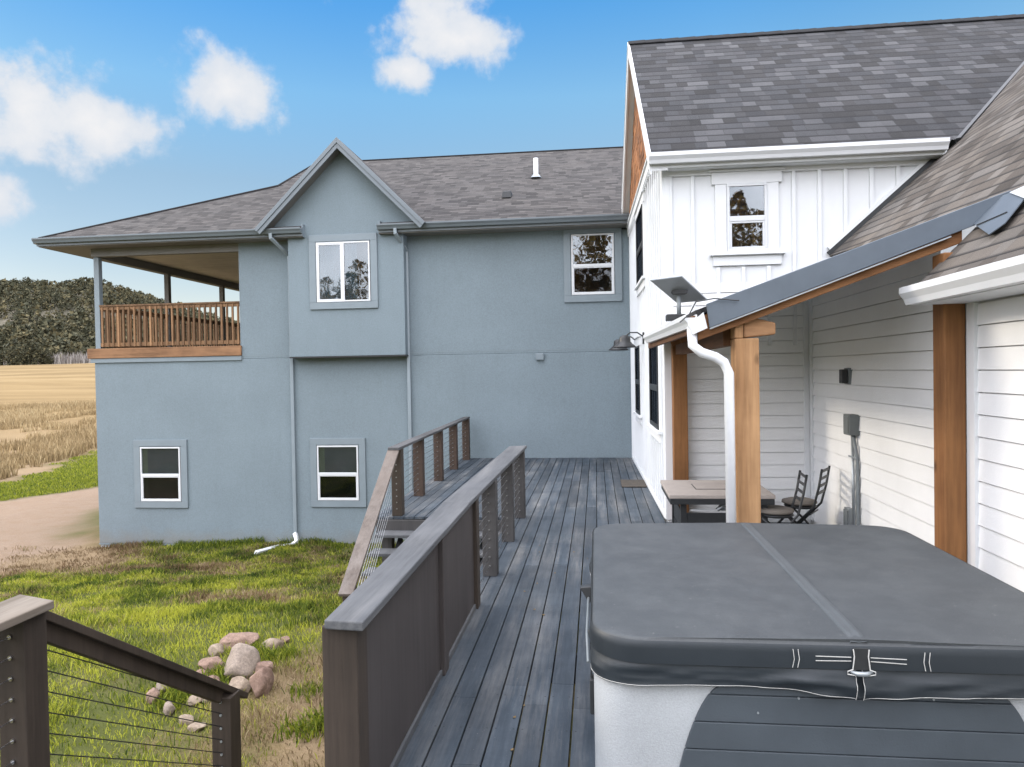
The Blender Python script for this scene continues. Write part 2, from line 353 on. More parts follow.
def thing(name, loc, label, cat, group=None):
    o = bpy.data.objects.new(name, None); C.objects.link(o); o.location = loc; o.empty_display_size = .2
    return tag(o, label, cat, group)

# roof plane with UVs in metres: u along 'du', v up the slope
def roof_face(mb, pts, du, dv):
    du = Vector(du).normalized(); P = [Vector(p) for p in pts]
    n = (P[1] - P[0]).cross(P[2] - P[1]).normalized(); dv = n.cross(du)
    if dv.z < 0: dv = -dv
    mb.face(P, [(p.dot(du), p.dot(dv)) for p in P])
GUTTER = [(0, 0), (0, -.115), (.075, -.115), (.095, -.07), (.125, -.03), (.125, 0), (.112, 0), (.112, -.02), (.012, -.02), (.012, 0)]
def gutter(mb, a, b, out, prof=GUTTER):
    a = Vector(a); b = Vector(b); out = Vector(out)
    poly = [a + out * p + Vector((0, 0, q)) for p, q in prof]; mb.prism(poly, b - a); return mb

# ------------------------------------------------------------------ numpy value noise
def vnoise(x, y, sc, seed=0):
    x = np.asarray(x) * sc; y = np.asarray(y) * sc; xi = np.floor(x).astype(int); yi = np.floor(y).astype(int); fx = x - xi; fy = y - yi
    fx = fx * fx * (3 - 2 * fx); fy = fy * fy * (3 - 2 * fy)
    def h(a, b):
        n = (a * 374761393 + b * 668265263 + seed * 974711) & 0xffffffff; n = ((n ^ (n >> 13)) * 1274126177) & 0xffffffff
        return ((n ^ (n >> 16)) & 0xffff) / 65535.
    return (h(xi, yi) * (1 - fx) + h(xi + 1, yi) * fx) * (1 - fy) + (h(xi, yi + 1) * (1 - fx) + h(xi + 1, yi + 1) * fx) * fy
def fbm(x, y, sc, seed=0, oc=4):
    s = 0; a = .5; tot_ = 0
    for k in range(oc): s = s + a * vnoise(x, y, sc * 2 ** k, seed + k * 31); tot_ += a; a *= .55
    return s / tot_
def sstep(a, b, x): t = np.clip((np.asarray(x, float) - a) / (b - a), 0, 1); return t * t * (3 - 2 * t)

# ------------------------------------------------------------------ ground
def gz(x, y):
    x = np.asarray(x, float); y = np.asarray(y, float)
    z = -1.15 - .80 * sstep(6.5, 15.5, y) - .16 * sstep(-6.5, -12., x) - .12 * sstep(15, 30, y)
    z = z + .05 * np.clip(y - 36, 0, 260) + .02 * np.clip(y - 296, 0, 3000)
    z = z + (.16 * (fbm(x, y, .35, 3) - .5) + .07 * (fbm(x, y, 1.6, 9) - .5)) * sstep(0, 2, np.abs(y - 16.2) + 1.2)
    z = z + 2.2 * (fbm(x, y, .02, 5) - .5) * sstep(40, 110, y)
    z = z + 11 * sstep(18, 75, -y) + 20 * sstep(75, 500, -y)
    return z
GAPS = {}
def zones(x, y):
    """dryness 0 green .. 1 straw, gravel 0..1"""
    n = fbm(x, y, .55, 21, 5); n2 = fbm(x, y, 2.1, 44, 4)
    dry = .30 + .95 * (n - .5) + .75 * (n2 - .5)
    dry = dry + .75 * np.exp(-(((x + 2.7) / 1.1) ** 2 + ((y - 6.2) / 2.2) ** 2))           # worn ground by the stair foot
    dry = dry + .5 * np.exp(-(((x + 2.3) / .8) ** 2 + ((y - 8.6) / 1.2) ** 2))
    dry = dry + .85 * np.exp(-(((x + 12.3) / 2.4) ** 2 + ((y - 14.6) / 1.8) ** 2))         # straw along the drive
    dry = dry + .30 * np.exp(-(((x + 8.9) / 2.2) ** 2 + ((y - 13.4) / .7) ** 2))
    dry = dry + .45 * np.exp(-(((x + 5.6) / 1.0) ** 2 + ((y - 10.6) / .6) ** 2))
    dry = dry - .30 * np.exp(-(((x + 5.2) / 2.6) ** 2 + ((y - 7.6) / 2.8) ** 2)) - .25 * np.exp(-(((x + 2.0) / .45) ** 2 + ((y - 6.3) / .8) ** 2))
    edge = -12.6 - .33 * (y - 16) + 1.6 * (n - .5) * 2
    gr = sstep(0, 1.6, edge - x) * (1 - sstep(33, 35, y))
    gr = gr * sstep(9, 13, y)
    far = sstep(-.6, 1.0, (-23.7 - .3 * (y - 25.3)) - x + 3.0 * (n - .5)) * sstep(22, 25, y)
    far = np.maximum(far, sstep(36, 40, y))
    lime = sstep(-.6, 1.0, y - (22.2 + 2.8 * (x + 20)) + 2.4 * (n - .5)) * sstep(19, 22, y) * (1 - far)
    gr = gr * (1 - lime) * (1 - far)
    dry = dry * (1 - lime) + .08 * lime; dry = dry * (1 - far) + (1.0 + .25 * (n - .5)) * far
    return np.clip(dry, 0, 1.3), np.clip(gr, 0, 1)
def axis(parts):
    out = []
    for a, b, st in parts: out += list(np.arange(a, b, st))
    out.append(parts[-1][1]); return np.array(out)
gx = axis([(-3500, -600, 250), (-600, -120, 30), (-120, -40, 4), (-40, -14, .35), (-14, -1, .085), (-1, 8, .6), (8, 60, 5), (60, 600, 60), (600, 3500, 290)])
gy = axis([(-3500, -600, 290), (-600, -60, 40), (-60, 2, 3), (2, 4, .3), (4, 16.6, .085), (16.6, 40, .35), (40, 120, 2.), (120, 600, 14), (600, 3500, 250)])
GX, GY_ = np.meshgrid(gx, gy); GZ = gz(GX, GY_); nx, ny = len(gx), len(gy)
me = bpy.data.meshes.new('ground'); V = np.stack([GX.ravel(), GY_.ravel(), GZ.ravel()], 1)
idx = np.arange(nx * ny).reshape(ny, nx); Q = np.stack([idx[:-1, :-1], idx[:-1, 1:], idx[1:, 1:], idx[1:, :-1]], -1).reshape(-1, 4)
def mesh_np(me, V, Q):
    k = Q.shape[1]
    me.vertices.add(len(V)); me.vertices.foreach_set('co', V.astype(np.float32).ravel())
    me.loops.add(Q.size); me.loops.foreach_set('vertex_index', Q.astype(np.int32).ravel())
    me.polygons.add(len(Q)); me.polygons.foreach_set('loop_start', np.arange(0, Q.size, k, dtype=np.int32))
    me.polygons.foreach_set('loop_total', np.full(len(Q), k, np.int32)); me.update(calc_edges=True)
mesh_np(me, V, Q); me.polygons.foreach_set('use_smooth', [True] * len(Q))
dr, gv_ = zones(GX.ravel(), GY_.ravel())
for nm, arr in (('dry', dr), ('gravel', gv_)):
    a_ = me.attributes.new(nm, 'FLOAT', 'POINT'); a_.data.foreach_set('value', arr.astype(np.float32))
def ground_mat():
    m, t, b = newmat('ground'); g = N(t, 'ShaderNodeNewGeometry').outputs['Position']
    d = N(t, 'ShaderNodeAttribute', attribute_name='dry').outputs['Fac']; gr = N(t, 'ShaderNodeAttribute', attribute_name='gravel').outputs['Fac']
    f = noise(t, g, 34., 7, .8); f2 = noise(t, g, 3., 5, .6); s = N(t, 'ShaderNodeSeparateXYZ'); t.links.new(g, s.inputs[0])
    d2 = math_(t, 'ADD', d, math_(t, 'MULTIPLY', math_(t, 'SUBTRACT', f, .5), 1.5))
    c = ramp(t, d2, [(.10, (.085, .095, .028)), (.38, (.12, .115, .045)), (.6, (.18, .135, .068)), (.95, (.26, .19, .115))])
    # mown far field: long pale bands
    band = noise(t, mapping(t, g, (.015, .11, 0)), 1., 5, .6)
    fc = ramp(t, band, [(.3, (.12, .085, .042)), (.5, (.215, .15, .072)), (.7, (.28, .205, .105))])
    mr_ = N(t, 'ShaderNodeMapRange'); mr_.inputs[1].default_value = 30; mr_.inputs[2].default_value = 58; t.links.new(s.outputs[1], mr_.inputs[0])
    c = mixc(t, mr_.outputs[0], c, fc)
    pe = noise(t, g, 55., 4, .8)
    gc = ramp(t, pe, [(.3, (.17, .118, .085)), (.5, (.275, .205, .15)), (.7, (.37, .29, .22))])
    gc = mixc(t, ramp(t, f2, [(.42, 0.), (.66, .55)]), gc, (.25, .175, .115))
    c = mixc(t, gr, c, gc)
    t.links.new(c, b.inputs['Base Color']); b.inputs['Roughness'].default_value = 1.; b.inputs['Specular IOR Level'].default_value = .1
    bump(t, b, math_(t, 'ADD', f, math_(t, 'MULTIPLY', pe, .5)), .8, .03); return m
me.materials.append(ground_mat())
o = bpy.data.objects.new('ground', me); C.objects.link(o); tag(o, kind='structure')

# far hill
hx = np.arange(-900, 60, 12.); hy = np.arange(235, 640, 10.); HX, HY = np.meshgrid(hx, hy)
prof = [at(x, y, Y=430.) for x, y in ((-420, 330), (-250, 300), (-120, 288), (-40, 292), (0, 292), (30, 290), (60, 295), (85, 291), (105, 293), (142, 303), (185, 316), (230, 330), (300, 352), (380, 372))]
px_ = np.array([p.x for p in prof]); pz_ = np.array([p.z for p in prof])
def hz(x, y):
    ridge = np.interp(x * 430. / np.maximum(y, 200), px_, pz_)
    t = sstep(252, 430, y); base = gz(x, y)
    z = base - 1.2 + (ridge - base) * t ** .8 * (1 - .4 * sstep(440, 640, y))
    return z + 7 * (fbm(x, y, .02, 71) - .5) * t
me = bpy.data.meshes.new('hill'); hv = np.stack([HX.ravel(), HY.ravel(), hz(HX, HY).ravel()], 1); n1_, n2_ = HX.shape
idx = np.arange(n1_ * n2_).reshape(n1_, n2_); mesh_np(me, hv, np.stack([idx[:-1, :-1], idx[:-1, 1:], idx[1:, 1:], idx[1:, :-1]], -1).reshape(-1, 4))
m, t, b = newmat('hill_ground'); g = N(t, 'ShaderNodeNewGeometry').outputs['Position']
t.links.new(ramp(t, noise(t, g, .05, 6, .7), [(.35, (.045, .042, .026)), (.6, (.085, .075, .05)), (.75, (.20, .165, .14))]), b.inputs['Base Color']); b.inputs['Roughness'].default_value = 1
me.materials.append(m); o = bpy.data.objects.new('hill', me); C.objects.link(o); tag(o, kind='structure')

# ------------------------------------------------------------------ foliage
def leafmat(name, c1, c2, c3):
    m, t, b = newmat(name); a = N(t, 'ShaderNodeAttribute', attribute_name='rnd').outputs['Fac']
    t.links.new(ramp(t, a, [(0., c1), (.5, c2), (1., c3)]), b.inputs['Base Color']); b.inputs['Roughness'].default_value = .85; b.inputs['Specular IOR Level'].default_value = .2
    MATS[name] = m
leafmat('juniper', (.030, .032, .020), (.058, .058, .034), (.12, .10, .05))
leafmat('autumn', (.08, .075, .02), (.28, .17, .04), (.60, .38, .09))
leafmat('brush', (.12, .10, .09), (.20, .18, .165), (.30, .28, .26))
leafmat('straw', (.17, .12, .06), (.34, .25, .13), (.46, .37, .22))
def blades_mat():
    m, t, b = newmat('grass_blades'); a = N(t, 'ShaderNodeAttribute', attribute_name='dry').outputs['Fac']; r_ = N(t, 'ShaderNodeAttribute', attribute_name='rnd').outputs['Fac']
    gcol = ramp(t, r_, [(0., (.022, .046, .008)), (.42, (.115, .155, .016)), (1., (.40, .41, .05))])
    dcol = ramp(t, r_, [(0., (.10, .062, .032)), (.55, (.22, .155, .088)), (1., (.38, .30, .19))])
    c = mixc(t, ramp(t, a, [(.42, 0.), (.66, 1.)]), gcol, dcol)
    t.links.new(c, b.inputs['Base Color']); b.inputs['Roughness'].default_value = .7; b.inputs['Specular IOR Level'].default_value = .2
    tl = N(t, 'ShaderNodeBsdfTranslucent'); t.links.new(c, tl.inputs[0]); ms = N(t, 'ShaderNodeMixShader'); ms.inputs[0].default_value = .35
    out = [n for n in t.nodes if n.type == 'OUTPUT_MATERIAL'][0]
    t.links.new(b.outputs[0], ms.inputs[1]); t.links.new(tl.outputs[0], ms.inputs[2]); t.links.new(ms.outputs[0], out.inputs[0]); MATS['grass_blades'] = m
blades_mat()
def np_obj(name, V, Q, mat, rnd, parent=None, extra=None):
    me = bpy.data.meshes.new(name); mesh_np(me, V, Q)
    a_ = me.attributes.new('rnd', 'FLOAT', 'FACE'); a_.data.foreach_set('value', rnd.astype(np.float32))
    for k, arr in (extra or {}).items():
        a_ = me.attributes.new(k, 'FLOAT', 'FACE'); a_.data.foreach_set('value', arr.astype(np.float32))
    me.materials.append(MATS[mat]); o = bpy.data.objects.new(name, me); C.objects.link(o)
    if parent is not None: attach(o, parent)
    return o
def blade_arrays(x, y, z, h, w, lean=.5, curl=True):
    n = len(x); th = RNG.uniform(0, 2 * np.pi, n); la = RNG.uniform(0, 2 * np.pi, n); ln = RNG.uniform(.1, lean, n) * h
    dx, dy = np.cos(th) * w / 2, np.sin(th) * w / 2; lx, ly = np.cos(la) * ln, np.sin(la) * ln
    V = np.empty((n, 5, 3))
    V[:, 0] = np.stack([x - dx, y - dy, z - .01], 1); V[:, 1] = np.stack([x + dx, y + dy, z - .01], 1)
    V[:, 2] = np.stack([x + dx * .8 + lx * .4, y + dy * .8 + ly * .4, z + h * .6], 1)
    V[:, 3] = np.stack([x - dx * .8 + lx * .4, y - dy * .8 + ly * .4, z + h * .6], 1)
    V[:, 4] = np.stack([x + lx, y + ly, z + h], 1)
    b = np.arange(n)[:, None] * 5
    T = np.concatenate([b + [[0, 1, 2]], b + [[0, 2, 3]], b + [[3, 2, 4]]], 0)
    return V.reshape(-1, 3), T
def cluster(cx, cy, cz, w, h, n, s, shape='round'):
    """n leaf-clump triangles through a crown's volume"""
    t = RNG.uniform(0, 1, n)
    th = RNG.uniform(0, 2 * np.pi, n)
    if shape == 'cone': rr = w * (1 - t) ** .75 * RNG.uniform(.35, 1.0, n) + .05 * w
    else: rr = w * np.sqrt(np.clip(1 - (2 * t - .85) ** 2 / 1.4, .03, 1)) * RNG.uniform(.45, 1.05, n)
    lump = 1 + .35 * np.sin(th * 3 + t * 9 + cx) + .2 * np.sin(th * 7 - t * 15)
    p = np.stack([cx + rr * lump * np.cos(th), cy + rr * lump * np.sin(th), cz + t * h], 1)
    a = RNG.normal(size=(n, 3)); a /= np.linalg.norm(a, axis=1)[:, None]; c = RNG.normal(size=(n, 3)); c -= (c * a).sum(1)[:, None] * a; c /= np.linalg.norm(c, axis=1)[:, None]
    sz = s * RNG.uniform(.6, 1.4, n)[:, None]
    V = np.stack([p + a * sz, p - a * sz * .5 + c * sz * .85, p - a * sz * .5 - c * sz * .85], 1)
    return V.reshape(-1, 3), np.arange(3 * n).reshape(-1, 3)
def merge(lst):
    Vs, Ts, off = [], [], 0
    for v, t_ in lst: Vs.append(v); Ts.append(t_ + off); off += len(v)
    return np.concatenate(Vs), np.concatenate(Ts)
# wood on the hillside: one mass
lst = []; rn = []
for k in range(5200):
    y = RNG.uniform(258, 460) if k % 3 else RNG.uniform(255, 300); x = RNG.uniform(-1.05, -.28) * y
    if fbm(x, y, .03, 77) > .66 + .06 * (RNG.random() - .5) and y > 300: continue
    h = RNG.uniform(4, 8.5); w = h * RNG.uniform(.26, .42)
    lst.append(cluster(x, y, float(hz(x, y)) - .3, w, h, 44, w * .33, 'cone' if RNG.random() < .4 else 'round'))
    rn.append(np.clip(RNG.normal(.35 + .25 * RNG.random(), .2, 44) + RNG.uniform(-.2, .3), 0, 1))
V, T = merge(lst); tag(np_obj('hill_wood', V, T, 'juniper', np.concatenate(rn)), 'dark evergreen wood covering the distant hillside', 'wood', kind='stuff')
# pale bare brush at the foot of the hill
n = 2600; px0 = RNG.uniform(-60, 240, n); yy = RNG.uniform(226, 236, n); xx = np.array([at(a, 360, Y=b_).x for a, b_ in zip(px0, yy)])
V, T = blade_arrays(xx, yy, gz(xx, yy), RNG.uniform(2.2, 4.6, n), np.full(n, .28), .25); tag(np_obj('bare_brush', V, T, 'brush', np.tile(RNG.uniform(0, 1, n), 3)), 'pale bare brush along the foot of the hill', 'brush', kind='stuff')
def tree(px, py, Y, h, w, label, mat='juniper', n=2600, group='junipers at the field edge'):
    p = at(px, py, Y=Y); z = float(gz(p.x, Y)); r_ = thing('juniper_tree', (p.x, Y, z), label, 'tree', group)
    t_ = MB(); t_.tube([(p.x, Y, z - .3), (p.x + .1, Y, z + h * .4), (p.x, Y, z + h * .8)], [.22, .15, .04], 7)
    for k in range(7):
        a = k * 2.4; zz = z + h * (.2 + .08 * k); t_.tube([(p.x, Y, zz), (p.x + math.cos(a) * w * .6, Y + math.sin(a) * w * .6, zz + h * .12)], [.08, .02], 5)
    t_.build('trunk', 'rail_dark', r_)
    parts = [cluster(p.x, Y, z + .3, w, h, n // 2, h * .045)]
    for k in range(7):
        a = RNG.uniform(0, 6.28); q = RNG.uniform(.3, .8) * w
        parts.append(cluster(p.x + math.cos(a) * q, Y + math.sin(a) * q, z + RNG.uniform(.02, .35) * h, w * .5, h * RNG.uniform(.35, .55), n // 14, h * .04))
    V, T = merge(parts); np_obj('crown', V, T, mat, RNG.uniform(0, .9, len(T)), r_)
    return r_
tree(30, 360, 222, 8.2, 3.6, 'large dark juniper, fullest of the trees at the far edge of the tan field')
tree(14, 357, 215, 6.2, 2.4, 'smaller juniper left of the largest juniper at the far field edge')
tree(46, 358, 226, 4.6, 2.0, 'low juniper bush just right of the largest juniper at the field edge')
tree(-2, 357, 226, 7.0, 2.6, 'juniper cut by the left picture edge at the far side of the tan field')
# woods behind the viewpoint, seen mirrored in the windows
lst = []; rn = []
for k in range(190):
    x = RNG.uniform(-55, 60); y = RNG.uniform(-66, -44); h = RNG.uniform(5, 10) * (1.45 if x > 0 else .9); w = h * .24
    lst.append(cluster(x, y, float(gz(x, y)) - .3, w, h, 900, w * .09, 'cone' if RNG.random() < .5 else 'round')); rn.append(np.clip(RNG.normal(.25 + .6 * RNG.random(), .2, 900), 0, 1))
V, T = merge(lst); tag(np_obj('tree_belt', V, T, 'autumn', np.concatenate(rn)), 'mixed autumn trees mirrored in the upper windows', 'wood', kind='stuff')

# lawn: blades in the yard, longer straw by the drive and beyond
def lawn():
    n = 450000; x = RNG.uniform(-15.0, -1.0, n); y = RNG.uniform(3.6, 16.0, n) ** 1.0
    vis = (x > -.82 * y - 1.2) & ~((x > -1.25) & (y > 2)) & ~((x > -2.9) & (y > 9.3))
    dens_ = fbm(x, y, 1.1, 5, 4); keep = vis & (RNG.random(n) < np.clip((dens_ - .30) * 2.6, .30, 1))
    d, g_ = zones(x, y); keep &= RNG.random(n) > g_ * .95
    keep &= RNG.random(n) > np.clip(d - .5, 0, .6)
    x, y, d = x[keep], y[keep], d[keep]
    h = RNG.uniform(.02, .07, len(x)) * (.35 + 1.9 * fbm(x, y, 2.6, 88, 3) ** 1.5 * 1.3); near = np.clip((y - 4) / 9, .4, 1)
    V, T = blade_arrays(x, y, gz(x, y), h, .006 + .008 * near, 1.1)
    dd = d + RNG.normal(0, .14, len(x)) + .35 * (fbm(x, y, 5., 99, 3) - .5); rr = np.clip(RNG.normal(.45, .25, len(x)) + 1.5 * (fbm(x, y, 1.9, 61, 4) - .5) + .25 * np.exp(-((y - 8.0) / 2.2) ** 2), 0, 1)  # blades lighter in a band across the yard: sunlight put into their colour
    return np_obj('lawn_grass', V, T, 'grass_blades', np.tile(rr, 3), None, {'dry': np.tile(dd, 3)})
tag(lawn(), 'patchy green and straw coloured grass in the yard', 'grass', kind='stuff')
n = 60000; y = RNG.uniform(20, 39, n); x = -RNG.uniform(.62, 1.05, n) * y
V, T = blade_arrays(x, y, gz(x, y), RNG.uniform(.05, .14, n), np.full(n, .03), .7); d, _ = zones(x, y); k = (d < .35) & (_ < .3) & (y > 21)
V, T = blade_arrays(x[k], y[k], gz(x[k], y[k]), RNG.uniform(.04, .11, k.sum()), np.full(k.sum(), .03), .7); d = d[k]; n = int(k.sum())
tag(np_obj('verge_grass', V, T, 'grass_blades', np.tile(np.clip(RNG.normal(.6, .2, n), 0, 1), 3), None, {'dry': np.tile(d + RNG.normal(0, .1, n), 3)}), 'bright green grass strip beyond the gravel drive', 'grass', kind='stuff')
n = 110000; y = RNG.uniform(24, 66, n); x = -RNG.uniform(.60, 1.1, n) * y
k = (fbm(x, y, .22, 19, 3) > .40 + .14 * sstep(50, 64, y)) & (zones(x, y)[0] > .7) & (zones(x, y)[1] < .1); x, y = x[k], y[k]; n = len(x)
V, T = blade_arrays(x, y, gz(x, y), RNG.uniform(.15, .75, n) * (.3 + 1.1 * fbm(x, y, .3, 7)), np.full(n, .045), .45)
tag(np_obj('tall_straw', V, T, 'straw', np.tile(np.clip(RNG.normal(.45, .2, n) + .6 * (fbm(x, y, .3, 66) - .5), 0, 1), 3)), 'tall tan straw grass between the green strip and the field', 'grass', kind='stuff')

# ------------------------------------------------------------------ building helpers
class Fr:
    """wall frame: a runs along the wall, b stands out of it, z is up"""
    def __init__(s, o, u, n): s.o = Vector((o[0], o[1], 0)); s.u = Vector((*u, 0)).normalized(); s.n = Vector((*n, 0)).normalized()
    def p(s, a, b, z): q = s.o + s.u * a + s.n * b; return (q.x, q.y, z)
    def box(s, mb, a0, a1, b0, b1, z0, z1, r=None):
        mb.hull8([s.p(a0, b0, z0), s.p(a1, b0, z0), s.p(a1, b1, z0), s.p(a0, b1, z0), s.p(a0, b0, z1), s.p(a1, b0, z1), s.p(a1, b1, z1), s.p(a0, b1, z1)], r); return mb
    def ring(s, mb, a0, a1, b0, b1, z0, z1, w):
        s.box(mb, a0, a1, b0, b1, z1 - w, z1); s.box(mb, a0, a1, b0, b1, z0, z0 + w)
        s.box(mb, a0, a0 + w, b0, b1, z0 + w, z1 - w); s.box(mb, a1 - w, a1, b0, b1, z0 + w, z1 - w); return mb
def window(parent, F, a0, a1, z0, z1, style='hung', trim='grey', glz=('glass_dim', 'glass_screen'), back='interior', sash='vinyl_white', label=None):
    w = a1 - a0; h = z1 - z0; s_ = .034
    fr = MB(); F.ring(fr, a0, a1, .004, .05, z0, z1, s_)
    if style == 'hung': zm = z0 + h * .48; F.box(fr, a0 + s_, a1 - s_, .004, .053, zm - .03, zm + .035); F.ring(fr, a0 + s_, a1 - s_, .004, .046, z0 + s_, zm - .03, .024)
    else:
        am = a0 + w * .5; F.box(fr, am - .03, am + .03, .004, .053, z0 + s_, z1 - s_); F.ring(fr, a0 + s_, am - .03, .004, .046, z0 + s_, z1 - s_, .03)
    win = fr.build('window', sash, parent, bevel=.004)
    if label: win['label'] = label
    def pane(x0, x1, y0, y1, g, b): m_ = MB(); F.box(m_, x0, x1, b, b + .004, y0, y1); m_.build('pane', g, win)
    if style == 'hung':
        pane(a0 + s_, a1 - s_, zm + .035, z1 - s_, glz[0], .030); pane(a0 + s_ + .024, a1 - s_ - .024, z0 + s_ + .024, zm - .054, glz[1], .026)
    else:
        pane(a0 + s_ + .03, am - .06, z0 + s_ + .03, z1 - s_ - .03, glz[0], .026); pane(am + .03, a1 - s_, z0 + s_, z1 - s_, glz[1], .030)
    m_ = MB(); F.box(m_, a0 + .02, a1 - .02, .002, .008, z0 + .02, z1 - .02); m_.build('window_back', back, win)
    if back == 'interior_pale':
        m_ = MB(); F.box(m_, a0 + .17, a1 - .05, .0085, .012, z0 + .05, z1 - .05); m_.build('room_shade', 'interior', win)
    if trim == 'grey':
        t_ = MB(); F.ring(t_, a0 - .17, a1 + .17, .0, .042, z0 - .16, z1 + .17, .155); t_.build('window_trim', 'trim_grey', win, bevel=.006)
    elif trim == 'white':
        t_ = MB(); F.box(t_, a0 - .14, a0 - .002, 0, .035, z0, z1); F.box(t_, a1 + .002, a1 + .14, 0, .035, z0, z1)
        F.box(t_, a0 - .18, a1 + .18, 0, .04, z1 + .002, z1 + .15); F.box(t_, a0 - .21, a1 + .21, 0, .065, z1 + .15, z1 + .18)
        F.box(t_, a0 - .21, a1 + .21, 0, .075, z0 - .045, z0 - .002); F.box(t_, a0 - .17, a1 + .17, 0, .035, z0 - .17, z0 - .045)
        t_.build('window_trim', 'white_paint', win, bevel=.004)
    return win
def lap_siding(mb, F, a0, a1, z0, z1, e=.154, lip=.015):
    """overlapping boards; each one leans out to its lower edge"""
    z = z0; g_ = .012
    while z < z1 - 1e-4:
        t_ = min(z + e, z1) - .008
        mb.face([F.p(a0, lip + g_, z), F.p(a1, lip + g_, z), F.p(a1, .005 + g_, t_), F.p(a0, .005 + g_, t_)]); mb.face([F.p(a0, g_ - .008, z), F.p(a1, g_ - .008, z), F.p(a1, lip + g_, z), F.p(a0, lip + g_, z)])
        z += e
    return mb

# ------------------------------------------------------------------ grey house
GY = 16.07; BY = 15.76
house = thing('grey_house', (-5.5, GY, -1.9), 'long blue-grey stucco house with brown shingle roof, small front gable and corner balcony', 'house')
FG = Fr((0, GY), (1, 0), (0, -1)); FB = Fr((0, BY), (1, 0), (0, -1))
XL, XB = -11.89, -8.21
w_ = MB(); w_.box(XL, 3.5, GY, 29, -2.02, 2.33); w_.box(XB, 3.5, GY, 29, 2.33, 5.06)
w_.build('wall', 'stucco', house, bevel=.012)
m_ = MB(); m_.box(XL + .02, -1, GY + .02, 28.9, -3.2, -2.02); m_.build('foundation', 'concrete', house)
for q in ((XL - .006, -8.2, GY - .012, GY, -2.05, -2.02), (XB, -7.1, GY - .005, GY, 2.392, 2.404), (-4.2, .76, GY - .005, GY, 2.392, 2.404), (XB, XB + .014, GY - .005, GY, 2.404, 5.0)):
    m_ = MB(); m_.box(*q); m_.build('control_joint', 'trim_grey', house)
# bay under the gable
bl = at(289, 300, Y=BY).x; br = at(404.5, 300, Y=BY).x; pk = (-5.615, 6.93)
bz0 = at(340, 356, Y=BY).z
BAYF = lambda top, ex_: [(bl, BY, bz0), (br, BY, bz0), (br, BY, 5.2), (top[0] + ex_, BY, 5.2), (top[0], BY, top[1]), (top[0] - ex_, BY, 5.2), (bl, BY, 5.2)]
m_ = MB(); m_.prism(BAYF((-5.572, 6.94), 1.745), (0, 2.2, 0)); m_.build('bay', 'stucco', house, bevel=.008)
m_ = MB(); m_.box(bl - .012, br + .012, BY - .012, BY + .3, bz0 - .03, bz0 - .001); m_.build('bay_drip_edge', 'dark_metal', house)
# roof
EY, EZ, SL = 15.6, 5.21, .503
def rz(y): return EZ + SL * (y - EY)
cx0 = -12.93; hipx = -8.85; hy_ = EY + (hipx - cx0); RY = 22.6; RZ = rz(RY)
nl = at(302, 228, Y=EY).x; nr = at(378, 224, Y=EY).x
m_ = MB()
roof_face(m_, [(cx0, EY, EZ), (nl, EY, EZ), (nl, EY + .25, rz(EY + .25)), (nr, EY + .25, rz(EY + .25)), (nr, EY, EZ), (3.5, EY, EZ), (3.5, RY, RZ), (hipx, RY, RZ), (hipx, hy_, rz(hy_))], (1, 0, 0), None)
m_.build('roof', 'shingle_brown', house)
roofo = bpy.data.objects['roof']
m_ = MB(); yb = 2 * RY - hy_; ye = 2 * RY - EY
roof_face(m_, [(cx0, ye, EZ), (cx0, EY, EZ), (hipx, hy_, rz(hy_)), (hipx, yb, rz(hy_))], (0, 1, 0), None)
roof_face(m_, [(3.5, ye, EZ), (cx0, ye, EZ), (hipx, yb, rz(hy_)), (hipx, RY, RZ), (3.5, RY, RZ)], (1, 0, 0), None)
m_.build('rear_roof', 'shingle_brown', house)
m_ = MB(); m_.tube([(cx0 + .03, EY + .03, EZ + .01), (hipx, hy_, rz(hy_) + .012)], .035, 6); m_.tube([(hipx, hy_, rz(hy_) + .012), (hipx, RY, RZ + .012), (3.5, RY, RZ + .012)], .03, 6); m_.build('ridge_cap', 'shingle_brown', roofo)
m_ = MB(); m_.face([(hipx + .02, hy_, rz(hy_)), (hipx + .02, RY, RZ - .02), (hipx + .02, yb, rz(hy_))]); m_.build('end_gable', 'stucco', house)
m_ = MB()
for a0, a1 in ((cx0, nl), (nr, 3.5)): m_.box(a0, a1, EY, EY + .03, EZ - .17, EZ - .012)
m_.box(cx0, cx0 + .03, EY + .03, ye, EZ - .17, EZ - .012); m_.build('fascia', 'gutter_grey', house)
m_ = MB(); m_.box(cx0 + .03, nl - .001, EY + .03, GY - .001, EZ - .19, EZ - .165); m_.box(nr + .001, 3.5, EY + .03, GY - .001, EZ - .19, EZ - .165); m_.box(cx0 + .03, XL + .0, GY, ye, EZ - .19, EZ - .165)
m_.build('soffit', 'soffit_grey', house)
for a0, a1 in ((cx0 - .02, nl), (nr, .80)):
    g_ = MB(); gutter(g_, (a0, EY, EZ + .0), (a1, EY, EZ + .0), (0, -1, 0)); go = g_.build('gutter', 'gutter_grey', house)
g_ = MB(); gutter(g_, (cx0, ye, EZ), (cx0, EY, EZ), (-1, 0, 0)); g_.build('gutter', 'gutter_grey', house)
# eave return ends beside the bay: the little side boards
m_ = MB(); m_.box(nl - .03, nl, EY + .031, EY + .25, EZ - .19, EZ + .1); m_.build('eave_return', 'trim_grey', house)
m_ = MB(); m_.box(nr, nr + .03, EY + .031, EY + .25, EZ - .19, EZ + .1); m_.build('eave_return', 'trim_grey', house)
